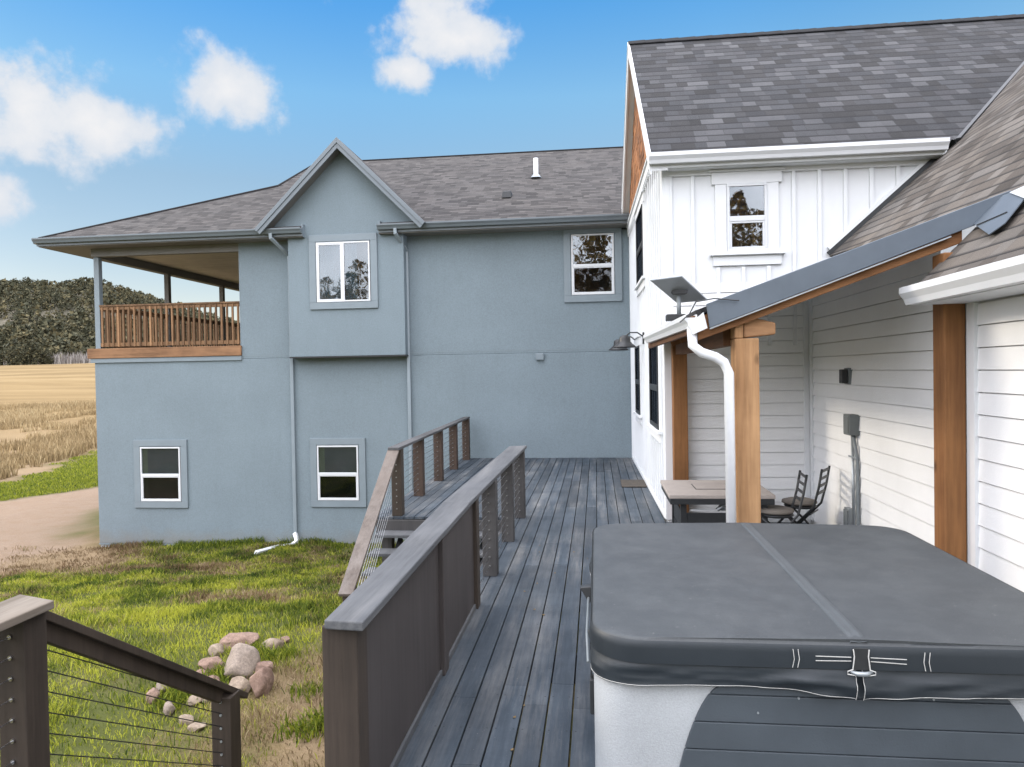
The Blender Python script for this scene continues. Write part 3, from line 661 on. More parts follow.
# front gable roof and its boards
GYF = 15.38; ge_l = at(254, 230, Y=GYF); ge_r = at(425, 223, Y=GYF); gp = at(337, 137, Y=GYF)
zE = (ge_l.z + ge_r.z) / 2 + .02; zP = gp.z; xp = (ge_l.x + ge_r.x) / 2 + .0
yP = EY + (zP - EZ) / SL; yE = EY + max(0, (zE - EZ) / SL)
gr_ = MB()
roof_face(gr_, [(ge_l.x, GYF, zE), (xp, GYF, zP), (xp, yP, zP), (ge_l.x, yE, zE)], (0, 1, 0), None)
roof_face(gr_, [(xp, GYF, zP), (ge_r.x, GYF, zE), (ge_r.x, yE, zE), (xp, yP, zP)], (0, 1, 0), None)
gro = gr_.build('gable_roof', 'shingle_brown', house)
sl_ = Vector((xp - ge_l.x, 0, zP - zE)).normalized()
for sgn, e in ((1, ge_l), (-1, ge_r)):
    d = Vector((sl_.x * sgn, 0, sl_.z)); nrm = Vector((-d.z * sgn, 0, abs(d.x))); a = Vector((e.x, GYF, zE)); top = Vector((xp, GYF, zP))
    for off, wid, y0, y1, nm in ((0, .085, -.012, .03, 'rake_trim'), (.083, .085, .010, .045, 'rake_board')):
        f0 = a - nrm * off; f1 = a - nrm * (off + wid); tz = (off + 0) / abs(d.x); tz2 = (off + wid) / abs(d.x)
        m_ = MB(); poly = [(f0.x, GYF + y0, f0.z), (f1.x, GYF + y0, f1.z), (xp, GYF + y0, zP - tz2), (xp, GYF + y0, zP - tz)]
        m_.prism(poly, (0, y1 - y0, 0)); m_.build(nm, 'gutter_grey', house, bevel=.005)
    m_ = MB(); off = .12; poly = [a - nrm * off + Vector((0, .045, 0)), Vector((xp, GYF + .045, zP - off / abs(d.x))), Vector((xp, BY, zP - off / abs(d.x))), a - nrm * off + Vector((0, BY - GYF, 0))]
    m_.face(poly); m_.build('gable_soffit', 'soffit_grey', house)
# windows
def win_px(F, Yp, a, b, c, d, **k):
    p, q = at(a, b, Y=Yp), at(c, d, Y=Yp); return window(house, F, p.x, q.x, q.z, p.z, **k)
win_px(FG, GY, 141, 447, 182, 501, back='interior_pale', label='lower left window with a pale room edge inside')
win_px(FG, GY, 317.5, 445.5, 359.5, 500, back='interior_pale', label='lower window under the bay')
win_px(FB, BY, 316.5, 243, 371, 301, style='slider', glz=('glass_clear', 'glass_clear'), back='interior', label='sliding window in the bay with white curtains')
win_px(FG, GY, 571, 235, 614.5, 294, glz=('glass_clear', 'glass_screen'), label='upper right window with mirrored trees')
p, q = at(316.5, 243, Y=BY), at(371, 301, Y=BY)
bw = [o for o in house.children if o.get('label') == 'sliding window in the bay with white curtains'][0]
for x0, x1 in ((p.x + .07, (p.x + q.x) / 2 - .06), ((p.x + q.x) / 2 + .05, q.x - .30)):
    m_ = MB(); nn = 30
    for k in range(nn):
        u0 = x0 + (x1 - x0) * k / nn; u1 = x0 + (x1 - x0) * (k + 1) / nn; y0 = BY - .014 - .005 * math.sin(k * 1.1); y1 = BY - .014 - .005 * math.sin((k + 1) * 1.1)
        m_.face([(u0, y0, q.z + .06), (u1, y1, q.z + .06), (u1, y1, p.z - .06), (u0, y0, p.z - .06)])
    m_.build('curtain', 'curtain', bw, smooth=True)
# downspouts
def spout(path, mat, parent, r=.042, straps=()):
    m_ = MB(); m_.tube(path, r * 1.25, 4, sq=True); o = m_.build('downspout', mat, parent, bevel=.01, smooth=False)
    return o
dx = at(292.5, 400, Y=GY - .05).x
spout([(dx - .22, EY - .06, EZ - .1), (dx - .22, EY - .06, EZ - .2), (dx - .02, GY - .06, EZ - .52), (dx, GY - .06, EZ - .62), (dx, GY - .06, -1.72)], 'downspout_grey', house)
dx2 = at(408, 330, Y=GY - .05).x
spout([(dx2 - .12, EY - .06, EZ - .1), (dx2 - .12, EY - .06, EZ - .2), (dx2, GY - .06, EZ - .52), (dx2, GY - .06, EZ - .62), (dx2, GY - .06, -1.9)], 'downspout_grey', house)
# white run-out on the grass
zg = lambda x, y: float(gz(x, y))
def gpt(px, py, dz=0.):
    Y = 10.
    for _ in range(60):
        p = at(px, py, Y=Y); Y += (p.z - dz - float(gz(p.x, Y))) * 1.6; Y = min(max(Y, 3.5), 16)
    p = at(px, py, Y=Y); return Vector((p.x, Y, float(gz(p.x, Y)) + dz))
pa = Vector((dx, GY - .07, -1.72)); pb = at(280, 546.5, Y=15.75); pc = gpt(256, 553, .05)
m_ = MB(); m_.tube([pa, at(297, 541, Y=15.88), at(291, 546, Y=15.8), pb, pc], .062, 4, sq=True)
e_ = m_.build('downspout_extension', 'white_metal', None, bevel=.012); tag(e_, 'white bent downspout extension lying on the grass below the grey wall', 'drain pipe')
# roof furniture
d = ray(536, 178); k = (EZ - SL * EY - CAMZ) / (d[2] - SL * d[1]); v1 = (d[0] * k, d[1] * k, CAMZ + d[2] * k)
m_ = MB(); m_.tube([v1, (v1[0], v1[1], v1[2] + .52)], .065, 12); vo_ = m_.build('vent_pipe', 'white_metal', house)
m_ = MB(); m_.lathe(v1[0], v1[1], [(.15, v1[2] + .0), (.08, v1[2] + .09), (.066, v1[2] + .1)], 12); m_.build('pipe_flashing', 'galv', vo_)
d = ray(507, 197); k = (EZ - SL * EY - CAMZ) / (d[2] - SL * d[1]); v1 = (d[0] * k, d[1] * k, CAMZ + d[2] * k)
m_ = MB(); m_.hull8([(v1[0] - .12, v1[1] - .15, v1[2] - .05), (v1[0] + .12, v1[1] - .15, v1[2] - .05), (v1[0] + .12, v1[1] + .2, v1[2] + .1), (v1[0] - .12, v1[1] + .2, v1[2] + .1),
                    (v1[0] - .09, v1[1] - .13, v1[2] + .11), (v1[0] + .09, v1[1] - .13, v1[2] + .11), (v1[0] + .09, v1[1] + .1, v1[2] + .17), (v1[0] - .09, v1[1] + .1, v1[2] + .17)]); m_.build('roof_vent', 'black_plastic', house, bevel=.01)
m_ = MB(); p = at(540, 357, Y=GY); m_.box(p.x - .09, p.x + .09, GY - .07, GY, p.z - .07, p.z + .08); m_.build('wall_vent', 'trim_grey', house, bevel=.015)

# balcony (on the house's open corner)
bal = MB(); bal.box(XL - .14, XB + .03, GY - .065, GY - .002, 2.405, 2.64, ); bal.box(XL - .14, XL - .08, GY, 28, 2.405, 2.64)
bo = bal.build('balcony_rim', 'balcony_rim', house, bevel=.008)
m_ = MB(); m_.box(XL - .08, XB + .03, GY - .04, GY - .001, 2.30, 2.402); m_.build('rim_trim', 'trim_grey', house, bevel=.004)
m_ = MB(); m_.box(XL - .08, XB + .0, GY, 28, 2.56, 2.62); m_.build('balcony_floor', 'rail_brown', house)
def rail(x0, y0, x1, y1, parent):
    """top rail, bottom rail and turned-square balusters from one point to another"""
    d = Vector((x1 - x0, y1 - y0, 0)); L = d.length; d.normalize()
    m_ = MB(); m_.beam((x0, y0, 3.66), (x1, y1, 3.66), .09, .04); m_.beam((x0, y0, 3.60), (x1, y1, 3.60), .04, .08); m_.beam((x0, y0, 2.73), (x1, y1, 2.73), .04, .09)
    ro = m_.build('balcony_rail', 'baluster_wood', parent, bevel=.004)
    n = int(L / .135); m_ = MB(); sdv = Vector((-d.y, d.x, 0)) * -.03
    for k in range(n):
        q = Vector((x0, y0, 0)) + d * (L * (k + .5) / n) + sdv; w2 = random.uniform(-.006, .006); zt = 3.62
        m_.hull8([(q.x - .02 + w2, q.y - .02, 2.68), (q.x + .02 + w2, q.y - .02, 2.68), (q.x + .02 + w2, q.y + .02, 2.68), (q.x - .02 + w2, q.y + .02, 2.68),
                 (q.x - .02, q.y - .02, zt), (q.x + .02, q.y - .02, zt), (q.x + .02, q.y + .02, zt), (q.x - .02, q.y + .02, zt)])
    m_.build('balusters', 'baluster_wood', ro)
rail(XL + .12, GY + .08, XB, GY + .08, house); rail(XL + .06, 22.0, XL + .06, GY + .2, house); rail(XL + .06, 28.0, XL + .06, 22.1, house); rail(XL + .1, 28.0, XB, 28.0, house)
for yy in (GY + .06, 18.98, 21.95, 25.0, 27.9):
    m_ = MB(); m_.box(XL - .01, XL + .12, yy, yy + .13, 2.62, 5.0); m_.build('balcony_post', 'soffit_grey' if yy > GY + 1 else 'trim_grey', house, bevel=.006)
m_ = MB(); m_.box(XL - .03, XB, GY - .0, GY + .14, 4.83, 5.02); m_.box(XL - .03, XL + .13, GY + .141, 28, 4.80, 5.02); m_.box(XL + .13, XB, 27.9, 28.05, 4.8, 5.02); m_.build('porch_beam', 'soffit_grey', house, bevel=.006)
m_ = MB(); m_.box(XL + .13, XB, GY + .14, 27.9, 5.0, 5.018); m_.build('porch_ceiling', 'porch_ceiling', house)

# ------------------------------------------------------------------ white house
wh = thing('white_house', (2.6, 9.4, 0), 'white farmhouse with battened gable, grey shingle roofs and lap-sided wing beside the deck', 'house')
WY = 9.33; c0 = (.885, WY); c1 = (.775, GY)
FW = Fr(c0, (c1[0] - c0[0], c1[1] - c0[1]), (-1, -(c0[0] - c1[0]) / (c1[1] - c0[1]))); LW = math.hypot(c1[0] - c0[0], c1[1] - c0[1])
FF = Fr((0, WY), (1, 0), (0, -1))
m_ = MB(); m_.prism([(c0[0], WY, -.3), (9, WY, -.3), (9, GY, -.3), (c1[0], GY, -.3)], (0, 0, 4.6 + .3)); m_.build('wall', 'white_paint', wh)
# batten strips: front above the patio roof, gable side full height
bt = MB(); x = c0[0] + .14
ZF = 4.335
xs = [at(px, 230, Y=WY).x for px in (677, 699, 725, 749, 771, 795, 817, 837, 858, 882, 905)]
xs = [c0[0] + .02] + [c0[0] + .02 + .305 * k for k in range(1, 12)]
for x in xs:
    if x > 4.2: break
    if 1.46 < x < 2.24: FF.box(bt, x, x + .045, 0, .032, 2.2, 3.18)
    else: FF.box(bt, x, x + .045, 0, .032, 2.2, ZF)
bt.build('battens', 'white_paint', wh, bevel=.004)
bt = MB(); a = .17; 
while a < LW - .1: FW.box(bt, a, a + .045, 0, .024, .08, 4.86 if a > .6 else 4.70); a += .305
bt.build('battens', 'white_paint', wh, bevel=.004)
for F_, q in ((FW, (0, .11, 0, .028, .02, 4.5)), (FF, (c0[0] - .028, c0[0] + .10, 0, .028, .02, 4.5)), (FW, (LW - .33, LW - .22, 0, .03, .02, 4.86)), (FW, (.11, LW - .33, 0, .03, .0, .07))):
    m_ = MB(); F_.box(m_, *q); m_.build('corner_board', 'white_paint', wh, bevel=.004)
m_ = MB(); FF.box(m_, c0[0] - .03, 4.3, 0, .035, 4.335, 4.40); m_.build('frieze_board', 'white_paint', wh, bevel=.005)
# roof of the two-storey part
WE_Y, WE_Z, WS = 9.12, 4.57, .812; PKY = 12.85; PKZ = WE_Z + WS * (PKY - WE_Y)
def rx(y): return .70 - (y - 8.88) * .0149      # the rake runs with the slightly turned gable wall
m_ = MB(); roof_face(m_, [(rx(WE_Y), WE_Y, WE_Z), (9, WE_Y, WE_Z), (9, PKY, PKZ), (rx(PKY), PKY, PKZ)], (1, 0, 0), None); ro = m_.build('roof', 'shingle_grey', wh)
m_ = MB(); roof_face(m_, [(9, 2 * PKY - WE_Y, WE_Z), (rx(15.65), 2 * PKY - WE_Y, WE_Z), (rx(PKY), PKY, PKZ), (9, PKY, PKZ)], (1, 0, 0), None); m_.build('rear_roof', 'shingle_grey', wh)
m_ = MB()
x = rx(PKY)
while x < 9: m_.hull8([(x, PKY - .13, PKZ - .08), (x + .29, PKY - .13, PKZ - .075), (x + .29, PKY, PKZ + .028), (x, PKY, PKZ + .02), (x, PKY - .13, PKZ - .07), (x + .29, PKY - .13, PKZ - .065), (x + .29, PKY + .0, PKZ + .04), (x, PKY + .0, PKZ + .032)]); x += .285
m_.build('ridge_cap', 'shingle_grey', ro)
# rakes: soffit, board and white edge
farY = 15.62
def slab(y0, z0, y1, z1, xin, xout, dz0, dz1, name, mat):
    m_ = MB(); A = [(rx(y0) + xin, y0, z0 + dz0), (rx(y0) + xout, y0, z0 + dz0), (rx(y1) + xout, y1, z1 + dz0), (rx(y1) + xin, y1, z1 + dz0)]
    B = [(x_, y_, z_ + dz1 - dz0) for x_, y_, z_ in A]; m_.hull8(A + B); return m_.build(name, mat, wh)
fz = PKZ - WS * (farY - PKY)
for (y0, z0, y1, z1) in ((WE_Y, WE_Z, PKY, PKZ), (PKY, PKZ, farY, fz)):
    slab(y0, z0, y1, z1, 0, .03, -.24, -.012, 'rake_board', 'white_paint'); slab(y0, z0, y1, z1, .03, .22, -.20, -.17, 'rake_soffit', 'white_paint'); slab(y0, z0, y1, z1, -.012, .02, -.012, .012, 'rake_edge', 'white_metal')
# shingled gable field over a band board
bandz = 4.86; sk = MB(); row = .17; z = bandz + .16
def span(z): yl = WE_Y + (z + .1 - WE_Z) / WS; yr = 2 * PKY - yl; return max(yl, WY), min(yr, GY - .02)
while z < PKZ - .15:
    a_, b_ = span(z + .05)
    y = a_ + random.uniform(-.1, 0)
    while y < b_ - .02:
        w2 = random.uniform(.09, .2); y2 = min(y + w2, b_); y1_ = max(y, a_)
        if y2 - y1_ > .02:
            zb = z - random.choice((0, .0, .02, .035)); FW.box(sk, y1_ - WY + .003, y2 - WY - .003, .012, .035 + random.uniform(0, .008), zb, z + row - .02)
        y += w2
    z += row
sk.build('gable_shakes', 'shake', wh)
m_ = MB(); m_.prism([FW.p(.38, .002, 4.88), FW.p(LW - .0, .002, 4.88), FW.p(LW, .002, 5.4), FW.p(PKY - WY, .002, PKZ - .15), FW.p(.38, .002, 4.93)], (.3, 0, 0)); m_.build('gable_wall', 'cedar_dark', wh)
m_ = MB(); FW.box(m_, .40, LW, .0, .05, bandz, bandz + .15); FW.box(m_, .44, LW, .0, .075, bandz + .15, bandz + .18)
a = .46
while a < LW: FW.box(m_, a, a + .05, .0, .045, bandz - .05, bandz - .0); a += .14
m_.build('band_board', 'white_paint', wh)
GW = [(0, .015), (0, -.11), (.07, -.11), (.085, -.07), (.115, -.03), (.115, .015), (.102, .015), (.102, -.01), (.012, -.01), (.012, .015)]
GS = [(0, .012), (0, -.085), (.055, -.085), (.068, -.05), (.09, -.022), (.09, .012), (.08, .012), (.08, -.01), (.01, -.01), (.01, .012)]
m_ = MB(); gutter(m_, (rx(WE_Y) - .01, WE_Y, WE_Z - .02), (4.13, WE_Y, WE_Z - .02), (0, -1, 0), GW); m_.build('gutter', 'white_metal', wh)
m_ = MB(); m_.box(rx(WE_Y) + .231, 4.15, WE_Y + .034, WY - .036, WE_Z - .175, WE_Z - .155); m_.box(rx(WE_Y) + .033, 4.15, WE_Y + .003, WE_Y + .033, WE_Z - .17, WE_Z - .04); m_.build('soffit', 'white_paint', wh)
# windows
p, q = at(726, 185, Y=WY), at(767, 251, Y=WY)
window(wh, FF, p.x, q.x, q.z, p.z, trim='white', glz=('glass_clear', 'glass_clear'), back='interior', label='upper front window mirroring golden trees')
def yw(px): 
    b = px - 0; d = ray(px, 350); # where the ray meets the turned gable wall
    sl = (c1[0] - c0[0]) / (c1[1] - c0[1]); k = (c0[0] - sl * WY) / (d[0] - sl * d[1]); return k * d[1] - WY
for (x0, x1, z0, z1, lb) in ((660.5, 652, 1.10, 2.30, 'dark lower gable window nearest the patio'), (641.5, 637.2, 1.10, 2.36, 'dark lower gable window farthest from the patio'), (646.5, 640, 3.45, 4.66, 'dark upper gable window')):
    window(wh, FW, yw(x0), yw(x1), z0, z1, trim='white', glz=('glass_screen', 'glass_screen'), back='interior', sash='dark_metal', label=lb)

# lap sided walls round the patio
RX = 2.65
F2 = Fr((RX, 0), (0, 1), (-1, 0))
m_ = MB(); m_.box(RX + .001, 8.9, -3, WY - .001, -.3, 2.72); m_.build('wing_wall', 'white_siding', wh)
sd_ = MB(); lap_siding(sd_, FF, c0[0] + .10, RX - .10, .10, 3.0); lap_siding(sd_, F2, -3, 5.36, .04, 2.36); lap_siding(sd_, F2, 5.47, 5.9, .04, 2.66); lap_siding(sd_, F2, 5.9, WY - .14, .04, 2.93)
sd_.build('siding', 'white_siding', wh)
for F_, q in ((FF, (RX - .10, RX - .043, 0, .042, .1, 3.0)), (F2, (WY - .14, WY - .0425, 0, .042, .04, 2.95)), (F2, (5.36, 5.47, 0, .046, .0, 2.5)), (FF, (c0[0] + .1, RX - .045, 0, .045, .0, .1))):
    m_ = MB(); F_.box(m_, *q); m_.build('corner_board', 'white_paint', wh, bevel=.003)

# wing roof, 12/12, cut back over the patio
def wz(x): return x + .20
def wf(x): return 3.28 + (6.8 - 3.28) * (x - 2.86) / 3.94
VX = 2.86 + (WE_Z - 3.28) / (3.52 / 3.94)
wr = MB(); NY = 5.52; ex = 2.30; vx2 = 6.8; vy2 = WE_Y + (6.8 - WE_Z) / WS; jx = 2.86
roof_face(wr, [(ex, -3, wz(ex)), (vx2, -3, 6.8), (vx2, NY, 6.8), (jx, NY, wz(jx)), (ex, NY, wz(ex))], (0, 1, 0), None)
roof_face(wr, [(jx, NY, wz(jx)), (vx2, NY, 6.8), (jx, WY - .04, wf(jx))], (0, 1, 0), None)
roof_face(wr, [(vx2, NY, 6.8), (vx2, vy2, 6.8), (VX, WE_Y, WE_Z), (VX - .03, WY - .04, wf(VX - .03)), (jx, WY - .04, wf(jx))], (0, 1, 0), None)
m_ = wr.build('wing_roof', 'shingle_tan', wh, solid=.035)
wro = m_
vl = MB(); vl.beam((VX - .04, WE_Y - .02, WE_Z + .0), (vx2, vy2, 6.8), .05, .02); vl.build('valley_flashing', 'dark_metal', wro)
m_ = MB(); m_.beam((jx, WY - .035, wf(jx) + .02), (VX, WY - .035, wf(VX) + .02), .05, .07); m_.build('step_flashing', 'dark_metal', wro)
m_ = MB(); m_.beam((jx, WY - .02, wf(jx) + .085), (VX, WY - .02, wf(VX) + .085), .035, .055); m_.build('skirt_board', 'white_paint', wh)
m_ = MB(); m_.beam((ex, NY + .006, wz(ex) - .075), (jx, NY + .006, wz(jx) - .075), .025, .10); m_.build('verge_board', 'dark_metal', wro)
m_ = MB(); gutter(m_, (ex, -3, wz(ex) - .03), (ex, NY + .02, wz(ex) - .03), (-1, 0, 0), GW); m_.build('gutter', 'white_metal', wh)
m_ = MB(); m_.box(ex + .002, ex + .03, -3, NY - .03, wz(ex) - .145, wz(ex) - .045); m_.box(ex + .032, RX - .015, -3, NY - .04, wz(ex) - .145, wz(ex) - .125); m_.build('soffit', 'white_paint', wh)

# patio roof
SX0, SY0 = .72, 5.52
def sz(x): return 2.11 + .348 * x
m_ = MB(); roof_face(m_, [(SX0 + .02, SY0 + .01, sz(SX0)), (2.86, SY0 + .01, sz(2.86)), (2.86, WY - .01, sz(2.86)), (SX0 - .08, WY - .01, sz(SX0 - .08))], (0, 1, 0), None)
pr = m_.build('patio_roof', 'shingle_grey', wh, solid=.04)
m_ = MB()
for k in range(13): m_.box(SX0 - .06, 2.65, 5.62 + k * .285, 5.62 + k * .285 + .275, 0, .001)
m_ = MB(); m_.prism([(SX0 + .03, SY0 + .05, sz(SX0) - .06), (RX - .02, SY0 + .05, sz(RX) - .06), (RX - .02, SY0 + .05, sz(RX) - .08), (SX0 + .03, SY0 + .05, sz(SX0) - .08)], (0, WY - SY0 - .06, 0)); m_.build('patio_ceiling', 'white_paint', pr)
for yy in (6.4, 7.3, 8.2): m_ = MB(); m_.beam((SX0 + .1, yy, sz(SX0 + .1) - .15), (RX - .02, yy, sz(RX) - .15), .045, .14); m_.build('rafter', 'cedar_rake', pr)
# metal rake strip and rafter under it
xe = at(1011, 193, Y=SY0 - .02).x
m_ = MB(); m_.prism([(SX0 + .10, SY0 - .02, sz(SX0 + .1) + .01), (xe, SY0 - .02, sz(xe) + .02), (xe - .02, SY0 - .02, sz(xe) - .13), (2.70, SY0 - .02, sz(2.70) - .135), (SX0 + .12, SY0 - .02, sz(SX0 + .12) - .175)], (0, .022, 0)); m_.build('rake_flashing', 'flashing', pr, bevel=.004)
m_ = MB(); m_.beam((SX0 + .12, SY0 - .018, sz(SX0 + .12) - .182), (2.52, SY0 - .018, sz(2.52) - .152), .03, .010); m_.build('drip_edge', 'galv', pr)
def onroof(px, py, up=.0):
    """where a photo pixel meets the near slope of the wing roof"""
    d = ray(px, py); t = (.20 + up - CAMZ) / (d[2] - d[0]); return Vector((t * d[0], t * d[1], CAMZ + t * d[2]))
RN = Vector((-1, 0, 1)).normalized() * .006
m_ = MB(); m_.prism([onroof(*q, .035) for q in ((970, 221), (1000, 197), (1012, 193), (1026, 198), (1005, 224), (989.5, 235), (976, 225.5))], RN); m_.build('flashing_tail', 'flashing', pr)
m_ = MB(); m_.beam(onroof(977, 225, .05), onroof(1007, 212, .05), .006, .006); m_.build('flashing_crease', 'black_plastic', pr)
m_ = MB(); m_.prism([onroof(*q, .05) for q in ((1010, 193), (1030, 184), (1110, 140), (1110, 152), (1028, 200))], RN); m_.build('cap_flashing', 'dish_grey', pr)
m_ = MB(); m_.prism([(SX0 + .04, SY0 + .022, sz(SX0) - .05), (2.62, SY0 + .022, sz(2.62) - .06), (2.62, SY0 + .022, sz(2.62) - .225), (SX0 + .04, SY0 + .022, sz(SX0) - .225)], (0, .045, 0)); m_.build('rake_rafter', 'cedar_rake', pr, bevel=.006)
m_ = MB(); m_.prism([(SX0 - .0, SY0 - .01, sz(SX0) - .04), (SX0 + .035, SY0 - .01, sz(SX0) - .04), (SX0 + .035, SY0 - .01, sz(SX0) - .17), (SX0, SY0 - .01, sz(SX0) - .17)], (-.06, WY - SY0 - .05, 0)); m_.build('fascia', 'cedar_beam', pr)
g_ = MB(); GP = GS; A = Vector((SX0 + .03, SY0 - .03, sz(SX0) - .045)); B = Vector((SX0 - .05, WY - .35, sz(SX0) - .03)); gutter(g_, A, B, (-1, 0, 0), GP); g_.build('gutter', 'white_metal', pr)
m_ = MB(); m_.prism([at(*q, Y=SY0 - .036) for q in ((688, 325), (703.5, 312), (707.5, 328), (693, 334.5))], (0, .006, 0)); m_.build('gutter_end_cap', 'white_metal', pr)
m_ = MB(); m_.box(.98, 1.08, 5.76, 9.13, 2.10, 2.28); m_.build('patio_beam', 'cedar_beam', pr, bevel=.008)
m_ = MB(); m_.hull8([(1.106, 5.60, 2.152), (1.345, 5.63, 2.175), (1.345, 5.78, 2.175), (1.106, 5.78, 2.152), (1.106, 5.60, 2.322), (1.345, 5.63, 2.262), (1.345, 5.78, 2.262), (1.106, 5.78, 2.322)]); m_.build('beam_stub', 'cedar_stub', pr, bevel=.012)
m_ = MB(); m_.box(1.035, 1.212, 5.58, 5.76, 0.0, 2.148); m_.box(1.035, 1.10, 5.582, 5.755, 2.148, 2.37); m_.build('patio_post', 'cedar_post', pr, bevel=.01)['label'] = 'pale new cedar post'
m_ = MB(); m_.box(.945, 1.12, 9.12, 9.30, 0.0, 2.32); m_.build('patio_post', 'cedar_dark', pr, bevel=.01)['label'] = 'dark stained post by the corner'
m_ = MB(); m_.box(2.455, 2.60, 5.46, 5.64, 0.0, 2.72); m_.build('patio_post', 'cedar_dark', pr, bevel=.01)['label'] = 'knotty post against the lap siding'
m_ = MB(); m_.tube([(SX0 - .0, SY0 + .05, sz(SX0) - .12), (SX0 + .0, SY0 + .0, sz(SX0) - .26), (SX0 + .06, SY0 - .02, sz(SX0) - .315), (SX0 + .16, SY0 - .02, sz(SX0) - .35), (SX0 + .22, SY0 - .02, sz(SX0) - .39), (SX0 + .255, SY0 - .02, sz(SX0) - .47), (SX0 + .262, SY0 - .02, .06)], [.037] * 7, 12)
m_.build('downspout', 'white_metal', wh, smooth=True)
# black cables on the gutter corner
m_ = MB(); m_.tube([(SX0 + .02, SY0 - .05, sz(SX0) + .06), (SX0 - .03, SY0 - .06, sz(SX0) - .03), (SX0 - .1, SY0 - .06, sz(SX0) - .09)], .005, 5); m_.tube([(SX0 + .02, SY0 - .05, sz(SX0) + .06), (SX0 + .15, SY0 - .05, sz(SX0) + .08), (SX0 + .33, SY0 - .05, sz(SX0) + .06)], .005, 5)
m_.build('cable', 'black_plastic', pr)

# ------------------------------------------------------------------ deck
deck = thing('wooden_deck', (-.2, 9.5, 0), 'weathered blue-grey plank deck between the houses', 'deck')
BX = at(596.4, 457.7, Z=0).x; BW = .1435
bd = MB(); joints = {}
def runs(x):
    if x < -2.98: return []
    if x < -1.16: return [(9.50, 16.04), (.2, 2.70)]
    if x < .80: return [(.2, 16.04)]
    if x < 2.62: return [(.2, 9.29)]
    return []
k0 = int((-2.95 - BX) / BW) - 1
for k in range(k0, 30):
    xa = BX + k * BW + .0045; xb = xa + BW - .009
    for (ya, yb_) in runs((xa + xb) / 2):
        xb2 = min(xb, 2.63) if (xa + xb) / 2 > .8 else xb
        y = ya; cuts = []
        first = random.uniform(1.5, 4.5)
        while True:
            y2 = min(y + first, yb_); first = random.choice((2.44, 3.05, 3.66, 4.88))
            if yb_ - y2 < .5: y2 = yb_
            dz = random.uniform(-.0015, .0015); bd.box(xa, xb2, y + .0015, y2 - .0015, -.036 + dz, dz)
            if y2 >= yb_: break
            y = y2
dk = bd.build('decking', 'deck_wood', deck, bevel=.003)
sc = MB()
m_ = MB(); m_.box(-2.97, -1.17, 9.455, 9.497, -.21, -.04, ); m_.box(-2.99, -2.95, 9.5, 16.0, -.22, -.04); m_.box(-1.20, -1.165, 2.73, 9.45, -.24, -.04); m_.box(-2.62, -1.2, 2.705, 2.74, -.24, -.04)
m_.build('rim_joist', 'rail_dark', deck, bevel=.004)
for yy in (3.5, 5.0, 6.5, 8.0, 9.6, 11.5, 13.5, 15.5): m_ = MB(); m_.box(-2.9 if yy > 9.5 else -1.12, 2.55 if yy < 9 else .75, yy, yy + .04, -.24, -.04); m_.build('joist', 'rail_dark', deck)
for x_, y_ in ((-2.85, 9.6), (-2.85, 12.6), (-2.85, 15.7), (-1.1, 9.4), (-1.1, 6.3), (-1.1, 2.85), (-2.5, 2.6)):
    m_ = MB(); m_.box(x_ - .07, x_ + .07, y_ - .07, y_ + .07, zg(x_, y_) - .2, -.241); m_.build('support_post', 'rail_dark', deck)
rng2 = random.Random(3)
m_ = MB()
for k in range(46):   # fallen bits of leaf on the boards
    x_, y_ = rng2.uniform(-.95, .7), rng2.uniform(3.3, 14); s_ = rng2.uniform(.005, .012); a = rng2.uniform(0, 6)
    m_.face([(x_ + math.cos(a + q) * s_ * (1.6 if i % 2 else .8), y_ + math.sin(a + q) * s_ * 1.3, .004 + .004 * (i % 2)) for i, q in enumerate((0, 1.5, 3.1, 4.7))])
tag(m_.build('leaf_litter', 'straw'), 'scattered dry leaf bits lying on the deck boards', 'leaves', kind='stuff')

def eyelets(mb, x, y0, y1, z): mb.tube([(x, y0, z), (x, y1, z)], .009, 6)
def cable_posts(root, posts, mat, x, zs, w=.125, axis_y=True, top=.90, lab=None):
    out = []
    for y in posts:
        m_ = MB(); m_.box(x - w / 2, x + w / 2, y - w / 2, y + w / 2, -.0, top); po = m_.build('post', mat, root, bevel=.006)
        for z in zs: e_ = MB(); e_.tube([(x, y - w / 2 - .004, z), (x, y + w / 2 + .004, z)], .010, 7); e_.build('cable_fitting', 'hole_metal', po)
        out.append(po)
    return out
ZS = [.10 + .085 * k for k in range(9)]
# railing beside the walkway: solid panels near, cables far
RXc = -1.045
r1 = thing('deck_railing', (RXc, 6.0, 0), 'long deck railing with solid dark panels near and steel cables far, grey cap on top', 'railing')
m_ = MB(); m_.hull8([(-1.105, 2.80, .902), (-.938, 2.785, .902), (-.965, 5.40, .902), (-1.175, 5.40, .902), (-1.105, 2.80, .94), (-.938, 2.785, .94), (-.965, 5.40, .94), (-1.175, 5.40, .94)])
m_.build('cap_rail', 'rail_cap', r1, bevel=.006)
m_ = MB(); m_.hull8([(-1.177, 5.404, .903), (-.967, 5.404, .903), (-.930, 9.62, .903), (-1.155, 9.52, .903), (-1.177, 5.404, .941), (-.967, 5.404, .941), (-.930, 9.62, .941), (-1.155, 9.52, .941)])
m_.build('cap_rail', 'rail_cap', r1, bevel=.006)
for y, mt, w in ((2.90, 'rail_brown', .13), (4.56, 'panel_dark', .13), (5.86, 'rail_brown', .13)):
    m_ = MB(); m_.box(RXc - w / 2 + (.0 if y > 3 else -.02), RXc + w / 2 + (.0 if y > 3 else .0), y - w / 2, y + w / 2, -.20 if y < 3 else 0, .902); m_.build('post', 'post_big' if 0 else mt, r1, bevel=.006)
